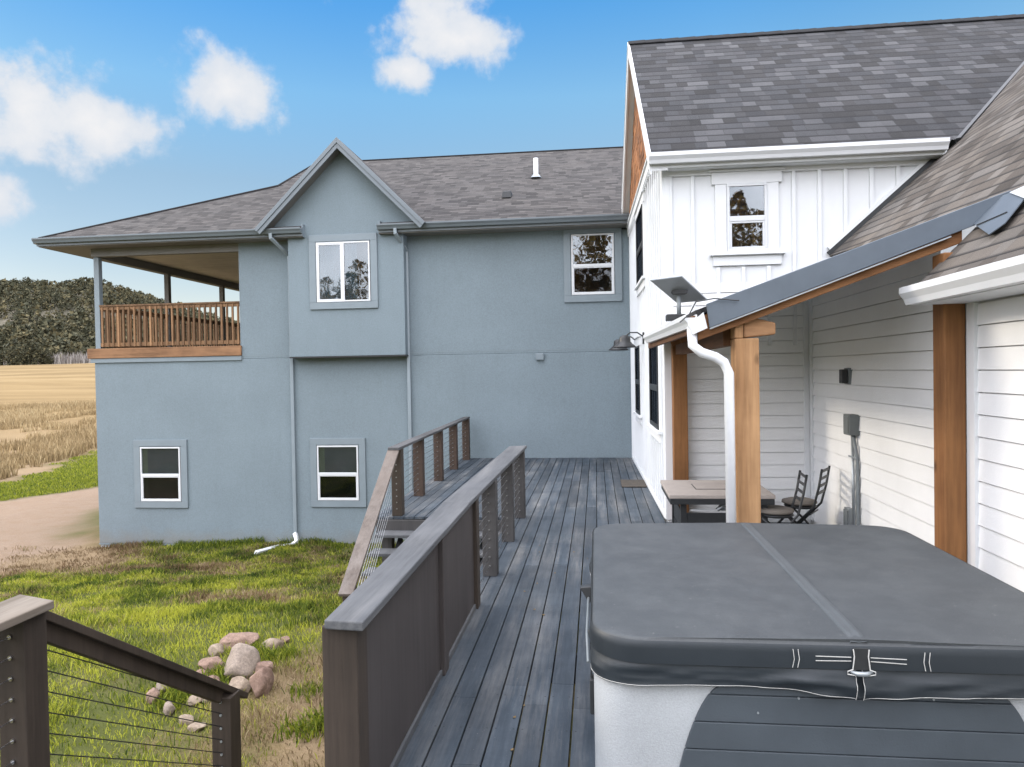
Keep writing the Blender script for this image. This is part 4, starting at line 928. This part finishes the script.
for a, b_ in ((2.967, 4.493), (4.627, 5.793)):
    m_ = MB(); m_.box(RXc - .02, RXc + .035, a, b_, .045, .90); m_.build('panel', 'panel_dark', r1, bevel=.003)
    m_ = MB(); m_.box(RXc - .02, RXc + .048, a, b_, .0, .043); m_.build('panel_sill', 'rail_cap', r1, bevel=.003)
fy = (6.80, 8.18, 9.50)
cable_posts(r1, fy, 'rail_dark', RXc + .025, ZS, w=.135)
for z in ZS: m_ = MB(); m_.tube([(RXc + .025, 5.92, z), (RXc + .025, 9.5, z)], .0035, 5, cap=False); m_.build('cable', 'steel', r1)
# railing on the far edge
XO = -2.86
r2 = thing('deck_railing', (XO, 12.5, 0), 'cable railing with rusty brown posts along the far left edge of the deck', 'railing')
m_ = MB(); m_.hull8([(-2.78, 9.42, .903), (-2.62, 9.42, .903), (-2.80, 15.9, .903), (-2.93, 15.9, .903), (-2.78, 9.42, .942), (-2.62, 9.42, .942), (-2.80, 15.9, .942), (-2.93, 15.9, .942)]); m_.build('cap_rail', 'cap_dark', r2, bevel=.006)
cable_posts(r2, (9.60,), 'rail_brown', XO + .16, ZS, w=.14, top=.902)
for x_, y_ in ((-2.79, 11.15), (-2.82, 12.72), (-2.84, 14.2), (-2.865, 15.75)): cable_posts(r2, (y_,), 'post_rust', x_, ZS, w=.15, top=.902)
for z in ZS: m_ = MB(); m_.tube([(-2.70, 9.6, z), (-2.79, 11.15, z), (-2.865, 15.8, z)], .0035, 5, cap=False); m_.build('cable', 'steel', r2)
# steps down to the lawn on the left
st = thing('deck_stairs', (-2.05, 9.4, -1.0), 'open wooden steps going down from the deck to the lawn', 'stairs')
for k in range(1, 8):
    z = -.175 * k; y1 = 9.45 - .27 * (k - 1)
    m_ = MB(); m_.box(-2.93 + .02, -1.22, y1 - .29, y1 + .0, z - .038, z); m_.build('tread', 'rail_cap', st, bevel=.005)
for x_ in (-2.62, -1.5): m_ = MB(); m_.beam((x_, 9.42, -.33), (x_, 7.55, -1.50), .06, .16); m_.build('stringer', 'dark_metal', st)
SXR = -2.76; sy2 = 7.22
m_ = MB(); m_.beam((SXR + .05, 9.45, .895), (SXR + .15, sy2, -.36), .155, .038); m_.build('handrail', 'stair_cap', st, bevel=.005)
m_ = MB(); m_.box(SXR + .07, SXR + .19, sy2 + .12, sy2 + .24, zg(SXR, sy2) - .2, -.33); m_.build('post', 'rail_brown', st, bevel=.005)
for k in range(8): m_ = MB(); m_.tube([(SXR + .0, 9.46, .78 - .09 * k), (SXR + .13, sy2 + .18, -.44 - .09 * k)], .0035, 5, cap=False); m_.build('cable', 'steel', st)
# railing and steps at the lower left
XN = -2.60; XM = -2.575
r3 = thing('stair_railing', (XN, 3.0, 0), 'near dark railing at the lower left with a capped post and thin cables running downhill', 'railing')
m_ = MB(); m_.hull8([(XN - .12, .3, .880), (XN + .12, .3, .880), (XN + .12, 3.04, .880), (XN - .12, 3.12, .880), (XN - .12, .3, .918), (XN + .12, .3, .918), (XN + .12, 3.04, .918), (XN - .12, 3.12, .918)]); m_.build('cap_rail', 'cap_sunlit', r3, bevel=.005)
ZN = [.79 - .093 * k for k in range(10)]
m_ = MB(); m_.box(XN - .068, XN + .068, 2.92, 3.055, -.25, .880); po = m_.build('post', 'rail_brown', r3, bevel=.006)
for z in ZN: e_ = MB(); e_.tube([(XN, 2.912, z), (XN, 2.925, z)], .0105, 8); e_.build('cable_fitting', 'steel', po)
for z in ZN[:9]: m_ = MB(); m_.tube([(XN, .4, z), (XN, 2.92, z)], .003, 5, cap=False); m_.build('cable', 'steel', r3)
sla = (XN + .0, 3.045, .855); slb = (XM, 4.92, -.37)
m_ = MB(); m_.beam(sla, slb, .115, .04); m_.build('handrail', 'rail_brown', r3, bevel=.004)
m_ = MB(); m_.beam((XN, 3.06, .78), (XM, 4.63, -.245), .045, .085); m_.build('sub_rail', 'rail_brown', r3, bevel=.004)
m_ = MB(); m_.box(XM - .07, XM + .07, 4.64, 4.78, zg(XN, 4.4) - .2, -.262); po = m_.build('post', 'rail_brown', r3, bevel=.006)
for k in range(8): e_ = MB(); e_.tube([(XM, 4.634, -.29 - .09 * k), (XM, 4.644, -.29 - .09 * k)], .009, 8); e_.build('cable_fitting', 'galv', po)
for k in range(9): m_ = MB(); m_.tube([(XN, 3.05, .70 - .10 * k), (XM, 4.66, -.29 - .09 * k)], .0032, 5, cap=False); m_.build('cable', 'dark_metal', r3)
s3 = thing('near_stairs', (-1.8, 3.2, -.6), 'wooden steps descending between the near railing and the solid panels', 'stairs')
for k in range(1, 7): m_ = MB(); m_.box(-2.5, -1.21, 2.75 + .27 * (k - 1), 3.03 + .27 * (k - 1), -.17 * k - .038, -.17 * k); m_.build('tread', 'rail_cap', s3, bevel=.004)
for x_ in (-2.45, -1.3): m_ = MB(); m_.beam((x_, 2.76, -.30), (x_, 4.5, -1.30), .05, .2); m_.build('stringer', 'rail_dark', s3)

# ------------------------------------------------------------------ hot tub
tub = thing('hot_tub', (.9, 3.55, 0), 'grey square hot tub under a charcoal folding vinyl cover on the deck', 'hot tub')
TX0, TX1, TY0, TY1, TXS = -.035, 1.79, 2.615, 4.60, .895
def rrect(x0, x1, y0, y1, r, n=9, m=26):
    pts = []
    for (cx_, cy_, a0) in ((x1 - r, y0 + r, -90), (x1 - r, y1 - r, 0), (x0 + r, y1 - r, 90), (x0 + r, y0 + r, 180)):
        arc = [(cx_ + r * math.cos(R(a0 + 90 * k / n)), cy_ + r * math.sin(R(a0 + 90 * k / n))) for k in range(n + 1)]
        if pts:
            p = pts[-1]; q = arc[0]; pts += [(p[0] + (q[0] - p[0]) * k / m, p[1] + (q[1] - p[1]) * k / m) for k in range(1, m)]
        pts += arc
    p = pts[-1]; q = pts[0]; pts += [(p[0] + (q[0] - p[0]) * k / m, p[1] + (q[1] - p[1]) * k / m) for k in range(1, m)]
    return pts
def loft(mb, loops, closed=True):
    n = len(loops[0]); base = len(mb.v)
    for L in loops: mb.v += [tuple(p) for p in L]
    for i in range(len(loops) - 1):
        for k in range(n if closed else n - 1):
            j = (k + 1) % n; mb.f.append((base + i * n + k, base + i * n + j, base + (i + 1) * n + j, base + (i + 1) * n + k)); mb.uv.append([(0, 0)] * 4); mb.r.append(0)
    return mb
def sag(x, y): return .006 * (float(fbm(x + 9, y, 1.7, 12)) - .5) - .006 * math.sin(math.pi * min(1, max(0, (y - TY0) / (TY1 - TY0)))) * math.sin(math.pi * min(1, max(0, abs(x - TXS) / .9)))
def cover_shape():
    mb = MB(); loops = []
    for (off, z, r) in ((0.004, .872, .20), (0.0, .880, .20), (.0, .90, .20), (.0, .935, .20), (.002, .948, .20), (.008, .958, .19), (.018, .964, .18)):
        loops.append([(x, y, z + (.0015 * math.sin(9 * x + 7 * y) if z < .93 else 0)) for x, y in rrect(TX0 + off, TX1 - off, TY0 + off, TY1 - off, r)])
    base = loops[-1]
    for t_ in np.linspace(.05, 1, 20):
        loops.append([(p[0] + (TXS - p[0]) * t_, p[1], .964 + .012 * t_ + sag(p[0] + (TXS - p[0]) * t_, p[1])) for p in base])
    return loft(mb, loops)
co = cover_shape().build('cover', 'cover_vinyl', tub, smooth=True)
# band round the edge, one millimetre proud, darker vinyl
mb = MB(); loft(mb, [[(x, y, z) for x, y in rrect(TX0 - o_, TX1 + o_, TY0 - o_, TY1 + o_, .20)] for o_, z in ((.0012, .876), (.0022, .90), (.0022, .93), (.0016, .947), (-.0035, .9575))]); mb.build('cover_band', 'cover_band', co, smooth=True)
# skirt flap, wavy
def hem(x, y, k_):
    s = .012 * math.sin(x * 5.1 + y * 3.3) + .006 * math.sin(x * 13 + y * 11)
    front = max(0, 1 - (y - TY0) / .25); dseam = abs(x - TXS)
    return .785 + .006 * math.sin(x * 3) - .016 * front * math.exp(-(dseam / .16) ** 2) + .010 * front * math.exp(-((dseam - .5) / .3) ** 2), s
def flap(names, side):
    pts = rrect(TX0 + .006, TX1 - .006, TY0 + .006, TY1 - .006, .195, 9, 60)
    # rotate the list so that it starts at the front seam
    i0 = min(range(len(pts)), key=lambda i: abs(pts[i][0] - TXS) + (5 if pts[i][1] > TY0 + .1 else 0)); pts = pts[i0:] + pts[:i0]
    half = [p for p in pts[:] if (p[0] - TXS) * side > .004]
    half = half if side > 0 else half
    ctr = Vector(((TX0 + TX1) / 2, (TY0 + TY1) / 2, 0)); loops = []
    for f_ in np.linspace(0, 1, 9):
        L = []
        for i, (x, y) in enumerate(half):
            hz_, s = hem(x, y, 0); out = (Vector((x, y, 0)) - ctr).normalized()
            wr_ = (float(fbm(x * 1.0 + f_ * .35, y + f_ * .2, 7.0, 31)) - .5) * .030 + (float(fbm(x - f_ * .9, y - f_ * .9, 3.2, 8)) - .5) * .036
            fold = math.sin(math.pi * f_) * .006 + .010 * f_ * (1 + .9 * s / .012) * .8 + wr_ * math.sin(math.pi * min(1, f_ * .8))
            dse = abs(x - TXS); fr_ = y < TY0 + .1
            rad = .008 * f_ * math.sin(f_ * 3 + dse * 38) * math.exp(-dse / .22) if fr_ else 0
            o2 = fold + rad; z = .876 + (hz_ - .876) * f_
            L.append((x + out.x * o2, y + out.y * o2, z))
        loops.append(L)
    m_ = loft(MB(), loops, closed=False); fo = m_.build('cover_flap', 'cover_band', co, smooth=True)
    seam = MB(); hemline = [Vector(p) + Vector((0, -.002, .004)) for p in loops[-1]]
    seam.tube(hemline, .0011, 4); ed = [Vector(L[0 if side > 0 else -1]) + Vector((0, -.003, 0)) for L in loops]; seam.tube(ed, .0012, 4); seam.build('hem_stitching', 'stitch', fo)
flap('', 1); flap('', -1)
# fold seam over the middle
m_ = MB(); nn = 40
def ridge_z(y): return .9775 + sag(TXS, y)
loops = []
for k in range(nn + 1):
    y = TY0 + .012 + (TY1 - TY0 - .024) * k / nn; z = ridge_z(y) if 0 < k < nn else .965
    loops.append([(TXS - .030, y, z - .002), (TXS - .026, y, z + .004), (TXS - .010, y, z + .003), (TXS, y, z + .001), (TXS + .010, y, z + .003), (TXS + .026, y, z + .004), (TXS + .030, y, z - .002)])
loft(m_, loops, closed=False); m_.build('fold_seam', 'cover_seam', co, smooth=True)
fy_ = TY0 - .006
m_ = MB()
for sx_ in (-1, 1):
    for dx_ in (.205, .222): m_.tube([(TXS + sx_ * (dx_ + .004), fy_, .944), (TXS + sx_ * (dx_ + (.0 if sx_ > 0 else .0)), fy_ - .001, .91), (TXS + sx_ * (dx_ + .006), fy_, .880)], .0014, 4)
    for z0_, z1_ in ((.921, .922), (.908, .906)): m_.tube([(TXS + sx_ * .032, fy_, z0_), (TXS + sx_ * .15, fy_, z1_ - (.0 if sx_ < 0 else .004))], .0016, 4)
    m_.tube([(TXS + sx_ * .026, fy_ - .004, .950), (TXS + sx_ * .023, fy_ - .005, .925), (TXS + sx_ * .029, fy_ - .005, .878)], .0022, 5)
    m_.tube([(TXS + sx_ * .029, fy_ - .005, .880), (TXS + sx_ * .046, fy_ - .006, .874), (TXS + sx_ * .046, fy_ - .006, .864), (TXS + sx_ * .006, fy_ - .010, .860)], .002, 5)
m_.build('white_stitching', 'stitch', co)
m_ = MB(); m_.prism([(TXS - .024, fy_ - .002, .952), (TXS + .024, fy_ - .002, .952), (TXS + .027, fy_ - .002, .878), (TXS - .027, fy_ - .002, .878)], (0, .008, 0)); m_.build('seam_gap', 'black_plastic', co)
m_ = MB(); m_.tube([(TXS - .036, fy_ - .004, .873), (TXS - .014, fy_ - .012, .868), (TXS + .014, fy_ - .012, .868), (TXS + .036, fy_ - .004, .874)], [.004, .009, .009, .004], 8); m_.build('pull_loop', 'galv', co, smooth=True)
# cabinet
CX0, CX1, CY0, CY1 = -.025, 1.765, 2.655, 4.56
m_ = MB(); loft(m_, [[(x, y, z) for x, y in rrect(CX0 + i_, CX1 - i_, CY0 + i_, CY1 - i_, .14)] for i_, z in ((.02, .02), (.0, .035), (0, .3), (0, .60), (0, .86), (.03, .90))]); m_.build('cabinet', 'tub_corner', tub, smooth=True)
# front panel of grooved planks with curved sides
pw = []
for k in range(15):
    u = k / 14; z = .06 + .80 * u; xx = .47 + .30 * math.sqrt(max(0, 1 - (1 - max(0, (u - .0))) ** 2.0)) * .0
    pw.append(z)
def edge(z):   # half width of the panel at height z
    t_ = max(0, (.80 - z) / .29); return .435 + .175 * min(t_, 2.6) ** .45
plank = .100; z = .86
while z > .05:
    zt, zb = z - .0015, z - plank + .0015; n = 14; m_ = MB(); L = []; Rr = []
    for k in range(n + 1):
        zz = zb + (zt - zb) * k / n; L.append((TXS - edge(zz), CY0 - .012, zz)); Rr.append((TXS + edge(zz), CY0 - .012, zz))
    m_.prism([*L[::1], *Rr[::-1]], (0, .03, 0)); po = m_.build('cabinet_plank', 'tub_panel', tub, bevel=.003); z -= plank
m_ = MB(); m_.prism([(TXS - .60, CY0 - .004, .06), (TXS + .60, CY0 - .004, .06), (TXS + .58, CY0 - .004, .5), (TXS + .44, CY0 - .004, .83), (TXS - .44, CY0 - .004, .83), (TXS - .58, CY0 - .004, .5)], (0, .006, 0)); m_.build('panel_back', 'black_plastic', tub)
e_ = MB()
for x_, z_ in ((TXS - .34, .70), (TXS + .25, .768), (TXS + .07, .772), (TXS - .20, .757)): e_.tube([(x_, CY0 - .0155, z_), (x_, CY0 - .010, z_)], .004, 7)
e_.build('screw_heads', 'galv', tub)
# lifter bracket and latches on the walkway side
m_ = MB(); m_.hull8([(-.05, 3.40, .84), (-.035, 3.40, .84), (-.035, 3.46, .84), (-.05, 3.46, .84), (-.092, 3.42, .905), (-.035, 3.40, .915), (-.035, 3.46, .915), (-.092, 3.45, .905)]); m_.build('lifter_bracket', 'black_plastic', tub, bevel=.004)
m_ = MB(); m_.tube([(-.050, 3.42, .86), (-.052, 2.95, .86), (-.046, 2.8, .80)], .006, 8); m_.build('lifter_arm', 'conduit', tub)
for y_ in (2.86, 4.0):
    m_ = MB(); m_.box(-.042, -.024, y_ - .03, y_ + .03, .58, .72); lo_ = m_.build('latch', 'black_plastic', tub, bevel=.006)
    m_ = MB(); m_.box(-.038, -.032, y_ - .015, y_ + .015, .72, .88); m_.build('strap', 'black_plastic', lo_)

# ------------------------------------------------------------------ patio furniture
tb = thing('fire_table', (1.3, 8.15, 0), 'low fire pit table with grey-brown top and black slatted base under the patio roof', 'table')
m_ = MB(); m_.box(.735, 1.80, 7.62, 8.66, .585, .622); m_.build('table_top', 'table_top', tb, bevel=.004)
m_ = MB(); m_.box(.745, 1.79, 7.612, 8.65, .525, .584); m_.build('apron', 'dark_metal', tb, bevel=.003)
m_ = MB(); m_.box(1.06, 1.50, 8.0, 8.33, .6225, .628); fp = m_.build('burner_cover', 'table_top', tb, bevel=.002)
m_ = MB(); m_.box(1.05, 1.51, 7.985, 7.997, .6225, .6265); m_.box(1.05, 1.51, 8.333, 8.345, .6225, .6265); m_.box(1.05, 1.058, 7.998, 8.332, .6225, .6265); m_.box(1.502, 1.51, 7.998, 8.332, .6225, .6265); m_.build('burner_frame', 'dark_metal', fp)
for x_ in (.86, 1.68):
    for y_ in (7.70, 8.56): m_ = MB(); m_.box(x_, x_ + .06, y_, y_ + .06, 0.001, .524); m_.build('leg', 'dark_metal', tb, bevel=.003)
for z0_, z1_ in ((.03, .20), (.22, .42)): m_ = MB(); m_.box(.921, 1.679, 7.715, 7.735, z0_, z1_); m_.box(.875, .895, 7.761, 8.559, z0_, z1_); m_.build('side_slats', 'dark_metal', tb, bevel=.003)
m_ = MB(); m_.box(.96, 1.24, 7.75, 7.762, .43, .452); m_.box(1.40, 1.6, 7.75, 7.762, .43, .452); m_.build('rail_strip', 'white_metal', tb)
m_ = MB(); m_.tube([(1.24, 7.78, .44), (1.30, 7.78, .48), (1.32, 7.8, .52)], .022, 8); m_.lathe(1.32, 7.84, [(.05, .43), (.055, .47), (.03, .50)], 12); m_.build('gas_valve', 'galv', tb)

def chair(loc, ang, label):
    """small metal folding chair with a ladder back and a round cushion; +y is its front"""
    c = thing('patio_chair', loc, label, 'chair', 'metal chairs by the patio wall'); ca, sa = math.cos(ang), math.sin(ang)
    def T(x, y, z): return (loc[0] + .9 * (x * ca - y * sa), loc[1] + .9 * (x * sa + y * ca), loc[2] + .9 * z)
    for s_ in (-1, 1):
        m_ = MB(); m_.tube([T(s_ * .18, -.30, .93), T(s_ * .18, -.26, .70), T(s_ * .18, -.20, .47), T(s_ * .18, -.10, .36), T(s_ * .18, .22, .01)], .013, 8); m_.build('frame_leg', 'dark_metal', c, smooth=True)
        m_ = MB(); m_.tube([T(s_ * .155, .18, .43), T(s_ * .155, -.25, .01)], .012, 8); m_.build('leg', 'dark_metal', c, smooth=True)
    for z_, y_ in ((.90, -.295), (.81, -.279), (.72, -.263), (.63, -.243)): m_ = MB(); m_.beam(T(-.18, y_, z_), T(.18, y_, z_), .010, .028); m_.build('back_slat', 'dark_metal', c)
    m_ = MB(); m_.tube([T(-.18, -.16, .02 + .36 - .0), T(.18, -.16, .38)], .009, 6); m_.tube([T(-.16, -.2, .06), T(.16, -.2, .06)], .009, 6); m_.build('stretcher', 'dark_metal', c)
    m_ = MB(); m_.lathe(0, 0, [(.0, .43), (.17, .43), (.19, .445), (.185, .46), (.0, .462)], 20); m_.v = [T(*v) for v in m_.v]; m_.build('seat', 'dark_metal', c, smooth=True)
    m_ = MB(); m_.lathe(0, 0.01, [(.0, .464), (.17, .466), (.205, .485), (.20, .51), (.14, .528), (.0, .522)], 24); m_.v = [T(*v) for v in m_.v]; m_.build('cushion', 'cushion', c, smooth=True)
    return c
def floor_at(px, Y): return at(px, 300, Y=Y).x
chair((floor_at(798, 8.25), 8.25, .003), R(60), 'black ladder-back metal chair with its back to the lap-sided wall')
chair((floor_at(774, 7.75), 7.75, .003), R(86), 'black metal chair seen edge-on beside the pale cedar post')

# ------------------------------------------------------------------ fittings
sdish = thing('satellite_dish', (at(679, 316, Y=6.5).x, 6.5, sz(.8)), 'flat grey satellite dish tilted on a short mast above the patio roof', 'antenna')
P4 = [at(649.5, 280.5, Y=6.32), at(681.7, 276.4, Y=6.32), at(708.3, 300.8, Y=6.66), at(676.6, 303.4, Y=6.66)]
nrm = (P4[1] - P4[0]).cross(P4[3] - P4[0]).normalized(); nrm = -nrm if nrm.z < 0 else nrm
m_ = MB(); m_.prism(P4, nrm * .022); m_.build('panel', 'dish_grey', sdish, bevel=.008)
cen = sum(P4, Vector()) / 4; bs_ = Vector((at(679, 318, Y=6.49).x, 6.49, sz(at(679, 318, Y=6.49).x) + .005))
m_ = MB(); m_.tube([bs_, (bs_.x + .0, 6.49, cen.z - .05)], .020, 10); m_.build('mast', 'conduit', sdish, smooth=True)
m_ = MB(); m_.hull8([cen - nrm * .002 + Vector(q) for q in ((-.06, -.05, -.03), (.06, -.05, -.03), (.05, .05, -.03), (-.05, .05, -.03))] + [cen - nrm * .003 + Vector(q) for q in ((-.07, -.05, .0), (.07, -.05, .0), (.07, .05, -.02), (-.07, .05, -.02))]); m_.build('mount', 'dark_metal', sdish)
m_ = MB(); m_.box(bs_.x - .11, bs_.x + .05, 6.42, 6.56, bs_.z - .02, bs_.z + .035); m_.build('roof_foot', 'dark_metal', sdish, bevel=.006)

def lamp(yw_, z, xo, label):
    q = FW.p(yw_, 0, z); L = thing('wall_lamp', q, label, 'lamp', 'gooseneck lamps on the white gable wall')
    m_ = MB(); FW.box(m_, yw_ - .05, yw_ + .05, .0, .03, z - .10, z + .10); m_.build('wall_plate', 'dark_metal', L, bevel=.006)
    m_ = MB(); m_.tube([FW.p(yw_, .02, z + .03), FW.p(yw_, .12, z + .10), FW.p(yw_, .24, z + .10), FW.p(yw_, xo, z + .03)], .012, 8); m_.build('arm', 'dark_metal', L, smooth=True)
    c = FW.p(yw_, xo, z); m_ = MB(); m_.lathe(c[0], c[1], [(.0, z + .06), (.045, z + .055), (.085, z + .03), (.095, z - .01), (.095, z - .05), (.13, z - .09), (.185, z - .135), (.195, z - .155), (.18, z - .145), (.08, z - .05), (0, z - .04)], 24); m_.build('lamp_shade', 'dark_metal', L, smooth=True)
    m_ = MB(); m_.lathe(c[0], c[1], [(.0, z - .13), (.022, z - .115), (.026, z - .09), (.015, z - .06)], 12); m_.build('bulb', 'curtain', L, smooth=True)
lamp(3.25, 2.46, .33, 'black gooseneck lamp on the white gable wall, the nearer of two')
lamp(4.9, 2.46, .36, 'black gooseneck lamp on the white gable wall, half hidden behind the nearer one')

mt_ = MB(); mt_.box(.395, .80, 11.95, 12.71, .004, .018); o = mt_.build('door_mat', 'mat_rubber', bevel=.003); tag(o, 'small dark door mat on the deck beside the white gable wall', 'mat')
W2 = lambda px, py: at(px, py, X=RX - .014)
def ybox(px0, py0, px1, py1, dep, name, mat, label, cat, grp=None):
    a, b_ = W2(px0, py0), W2(px1, py1); m_ = MB(); x1 = RX - .003; m_.box(x1 - dep, x1, b_.y, a.y, min(a.z, b_.z), max(a.z, b_.z)); o = m_.build(name, mat, bevel=.006); tag(o, label, cat, grp); return o
q = W2(850, 376); 
eb = thing('wall_light', (RX, q.y, q.z), 'small dark wall light high on the lap-sided patio wall', 'lamp')
m_ = MB(); m_.box(RX - .05, RX - .003, q.y - .07, q.y + .07, q.z - .085, q.z + .085); m_.build('back_plate', 'conduit', eb, bevel=.004)
m_ = MB(); m_.box(RX - .11, RX - .05, q.y - .05, q.y + .05, q.z - .075, q.z + .07); m_.build('housing', 'black_plastic', eb, bevel=.008)
q = W2(857, 425)
eb = thing('electrical_box', (RX, q.y, 0), 'green-grey disconnect box with conduits down the lap-sided patio wall', 'electrical box')
m_ = MB(); m_.box(RX - .12, RX - .003, q.y - .09, q.y + .09, q.z - .10, q.z + .11); bx_ = m_.build('box', 'box_grey', eb, bevel=.008)
m_ = MB(); m_.box(RX - .126, RX - .121, q.y - .07, q.y + .07, q.z - .08, q.z + .09); m_.build('box_door', 'box_grey', bx_, bevel=.003)
m_ = MB(); m_.tube([(RX - .05, q.y + .03, q.z - .10), (RX - .04, q.y + .03, .05)], .016, 8); m_.build('conduit', 'galv', eb, smooth=True)
m_ = MB(); m_.tube([(RX - .06, q.y - .02, q.z - .10), (RX - .05, q.y - .07, q.z - .25), (RX - .045, q.y - .10, q.z - .4), (RX - .045, q.y - .10, .4), (RX - .045, q.y - .16, .05)], .019, 8); m_.build('flexible_conduit', 'conduit', eb, smooth=True)
m_ = MB(); m_.box(RX - .072, RX - .066, q.y - .12, q.y + .09, q.z - .335, q.z - .315); m_.build('strap', 'galv', eb)
q = W2(853, 517)
ob = thing('outlet_box', (RX, q.y, q.z), 'small grey outlet box low on the lap-sided wall beside the conduits', 'outlet')
m_ = MB(); m_.box(RX - .07, RX - .003, q.y - .04, q.y + .10, q.z - .12, q.z + .09); m_.build('box', 'galv', ob, bevel=.006)
m_ = MB(); m_.box(RX - .082, RX - .071, q.y - .03, q.y + .09, q.z - .10, q.z + .07); m_.build('cover', 'conduit', ob, bevel=.004)

# ------------------------------------------------------------------ rocks
def rockmat(name, c1, c2):
    m, t, b = newmat(name); g = N(t, 'ShaderNodeNewGeometry').outputs['Position']
    a = noise(t, g, 5., 6, .7); b2 = noise(t, g, 45., 5, .7)
    c = ramp(t, a, [(.3, c1), (.65, c2)]); c = mixc(t, 1., c, ramp(t, b2, [(.3, (.62,) * 3), (.7, (1.25,) * 3)]), 'MULTIPLY')
    t.links.new(c, b.inputs['Base Color']); b.inputs['Roughness'].default_value = .9; bump(t, b, math_(t, 'ADD', a, math_(t, 'MULTIPLY', b2, .4)), .7, .02); MATS[name] = m
rockmat('rock_pink', (.14, .085, .064), (.28, .19, .145)); rockmat('rock_pale', (.17, .135, .108), (.29, .235, .19)); rockmat('rock_tan', (.17, .125, .09), (.30, .24, .18))
import bmesh
def rock(px, py, wpx, hpx, mat, label, sd_=0, depth=None):
    # stands where its base meets the ground
    g0 = gpt(px, py + hpx * .32); Y = g0.y; p = g0
    s = Y / FPX; w, h = wpx * s / 2 * 1.25, hpx * s / 2 * 1.3
    bm = bmesh.new(); bmesh.ops.create_icosphere(bm, subdivisions=4, radius=1)
    rr = random.Random(sd_ * 77 + 5); ax = [Vector((rr.gauss(0, 1), rr.gauss(0, 1), rr.gauss(0, 1))).normalized() for _ in range(17)]; cut = [rr.uniform(.62, .90) for _ in ax]
    for v in bm.verts:
        q = v.co.copy(); 
        for a, c_ in zip(ax, cut):
            dd = q.dot(a)
            if dd > c_: q -= a * (dd - c_) * .93
        q *= 1 + .16 * (float(fbm(q.x * 1 + sd_, q.y + q.z * 1.3, 2.2, sd_)) - .5)
        v.co = Vector((q.x * w, q.y * (depth or (w + h) / 2), q.z * h))
    me = bpy.data.meshes.new('rock'); bm.to_mesh(me); bm.free(); me.polygons.foreach_set('use_smooth', [True] * len(me.polygons)); me.materials.append(MATS[mat])
    o = bpy.data.objects.new('rock', me); C.objects.link(o); o.rotation_euler = (0, 0, rr.uniform(-.5, .5))
    o.location = (p.x, Y, float(gz(p.x, Y)) + h * .50); tag(o, label, 'rock', 'rocks piled on the lawn'); return o
RK = [(241, 663, 31, 33, 'rock_pale', 'largest pale boulder in the middle of the rock pile'),
      (240, 641, 36, 17, 'rock_pink', 'long pink rock at the back of the pile, behind the largest pale boulder'),
      (216, 651, 14, 12, 'rock_tan', 'small round tan rock touching the left of the long pink rock'),
      (213, 664, 24, 17, 'rock_pink', 'pink rounded rock just left of the largest pale boulder'),
      (262, 682, 21, 30, 'rock_pink', 'tall pink rock at the right end of the pile'),
      (262, 668, 20, 15, 'rock_pink', 'reddish angular rock on top of the right end of the pile'),
      (272, 646, 19, 12, 'rock_tan', 'flat pale rock apart to the upper right of the pile'),
      (239, 687, 23, 17, 'rock_tan', 'tan rock in front of the largest pale boulder'),
      (201, 674, 14, 8, 'rock_pink', 'small pink rock at the left foot of the pile above the handrail'),
      (212, 681, 16, 9, 'rock_pink', 'low pink rock just under the handrail'),
      (163, 687, 12, 18, 'rock_pale', 'upright pale slab rock farthest left, seen through the cables'),
      (153, 696, 12, 16, 'rock_pink', 'dark pink rock leaning by the upright pale slab'),
      (194, 700, 18, 9, 'rock_tan', 'flat tan rock seen between the first and second cables'),
      (207, 699, 9, 9, 'rock_pale', 'little grey rock beside the second stair post'),
      (169, 710, 11, 14, 'rock_pale', 'pale rock low behind the middle cables'),
      (186, 720, 17, 8, 'rock_tan', 'half buried tan rock behind the middle cables'),
      (197, 727, 18, 7, 'rock_tan', 'lowest flat rock behind the cables near the stair post'),
      (284, 640, 12, 7, 'rock_pink', 'small pink rock farthest right of the pile')]
for i, r_ in enumerate(RK): rock(*r_, sd_=i + 1)
n = 5200; x = RNG.uniform(-11.8, -3.0, n); y = GY - RNG.exponential(.13, n) - .03; k = fbm(x, y, 1.4, 52) > .42; x, y = x[k], y[k]; n = len(x)
V, T = blade_arrays(x, y, gz(x, y), RNG.uniform(.04, .19, n) * (.4 + fbm(x, y, 2., 4)), np.full(n, .013), .9); dd_ = zones(x, y)[0] - .1 + RNG.normal(0, .12, n)
tag(np_obj('wall_weeds', V, T, 'grass_blades', np.tile(np.clip(RNG.normal(.35, .2, n), 0, 1), 3), None, {'dry': np.tile(dd_, 3)}), 'rank grass growing along the foot of the grey wall', 'grass', kind='stuff')
# green weeds among the rocks
lst = []; 
for px, py in ((259, 645), (222, 676), (268, 655), (176, 693), (184, 688), (284, 652), (170, 700), (308, 690), (322, 725), (300, 726), (330, 715), (228, 672)):
    q = at(px, py + 5, Z=-1.17); x = RNG.normal(q.x, .09, 130); y = RNG.normal(q.y, .09, 130); lst.append(blade_arrays(x, y, gz(x, y), RNG.uniform(.05, .15, 130), np.full(130, .014), .9))
V, T = merge(lst); n = len(T); tag(np_obj('weeds', V, T, 'grass_blades', np.clip(RNG.normal(.45, .2, n), 0, 1), None, {'dry': np.full(n, .1)}), 'green weeds growing between the rocks', 'weeds', kind='stuff')
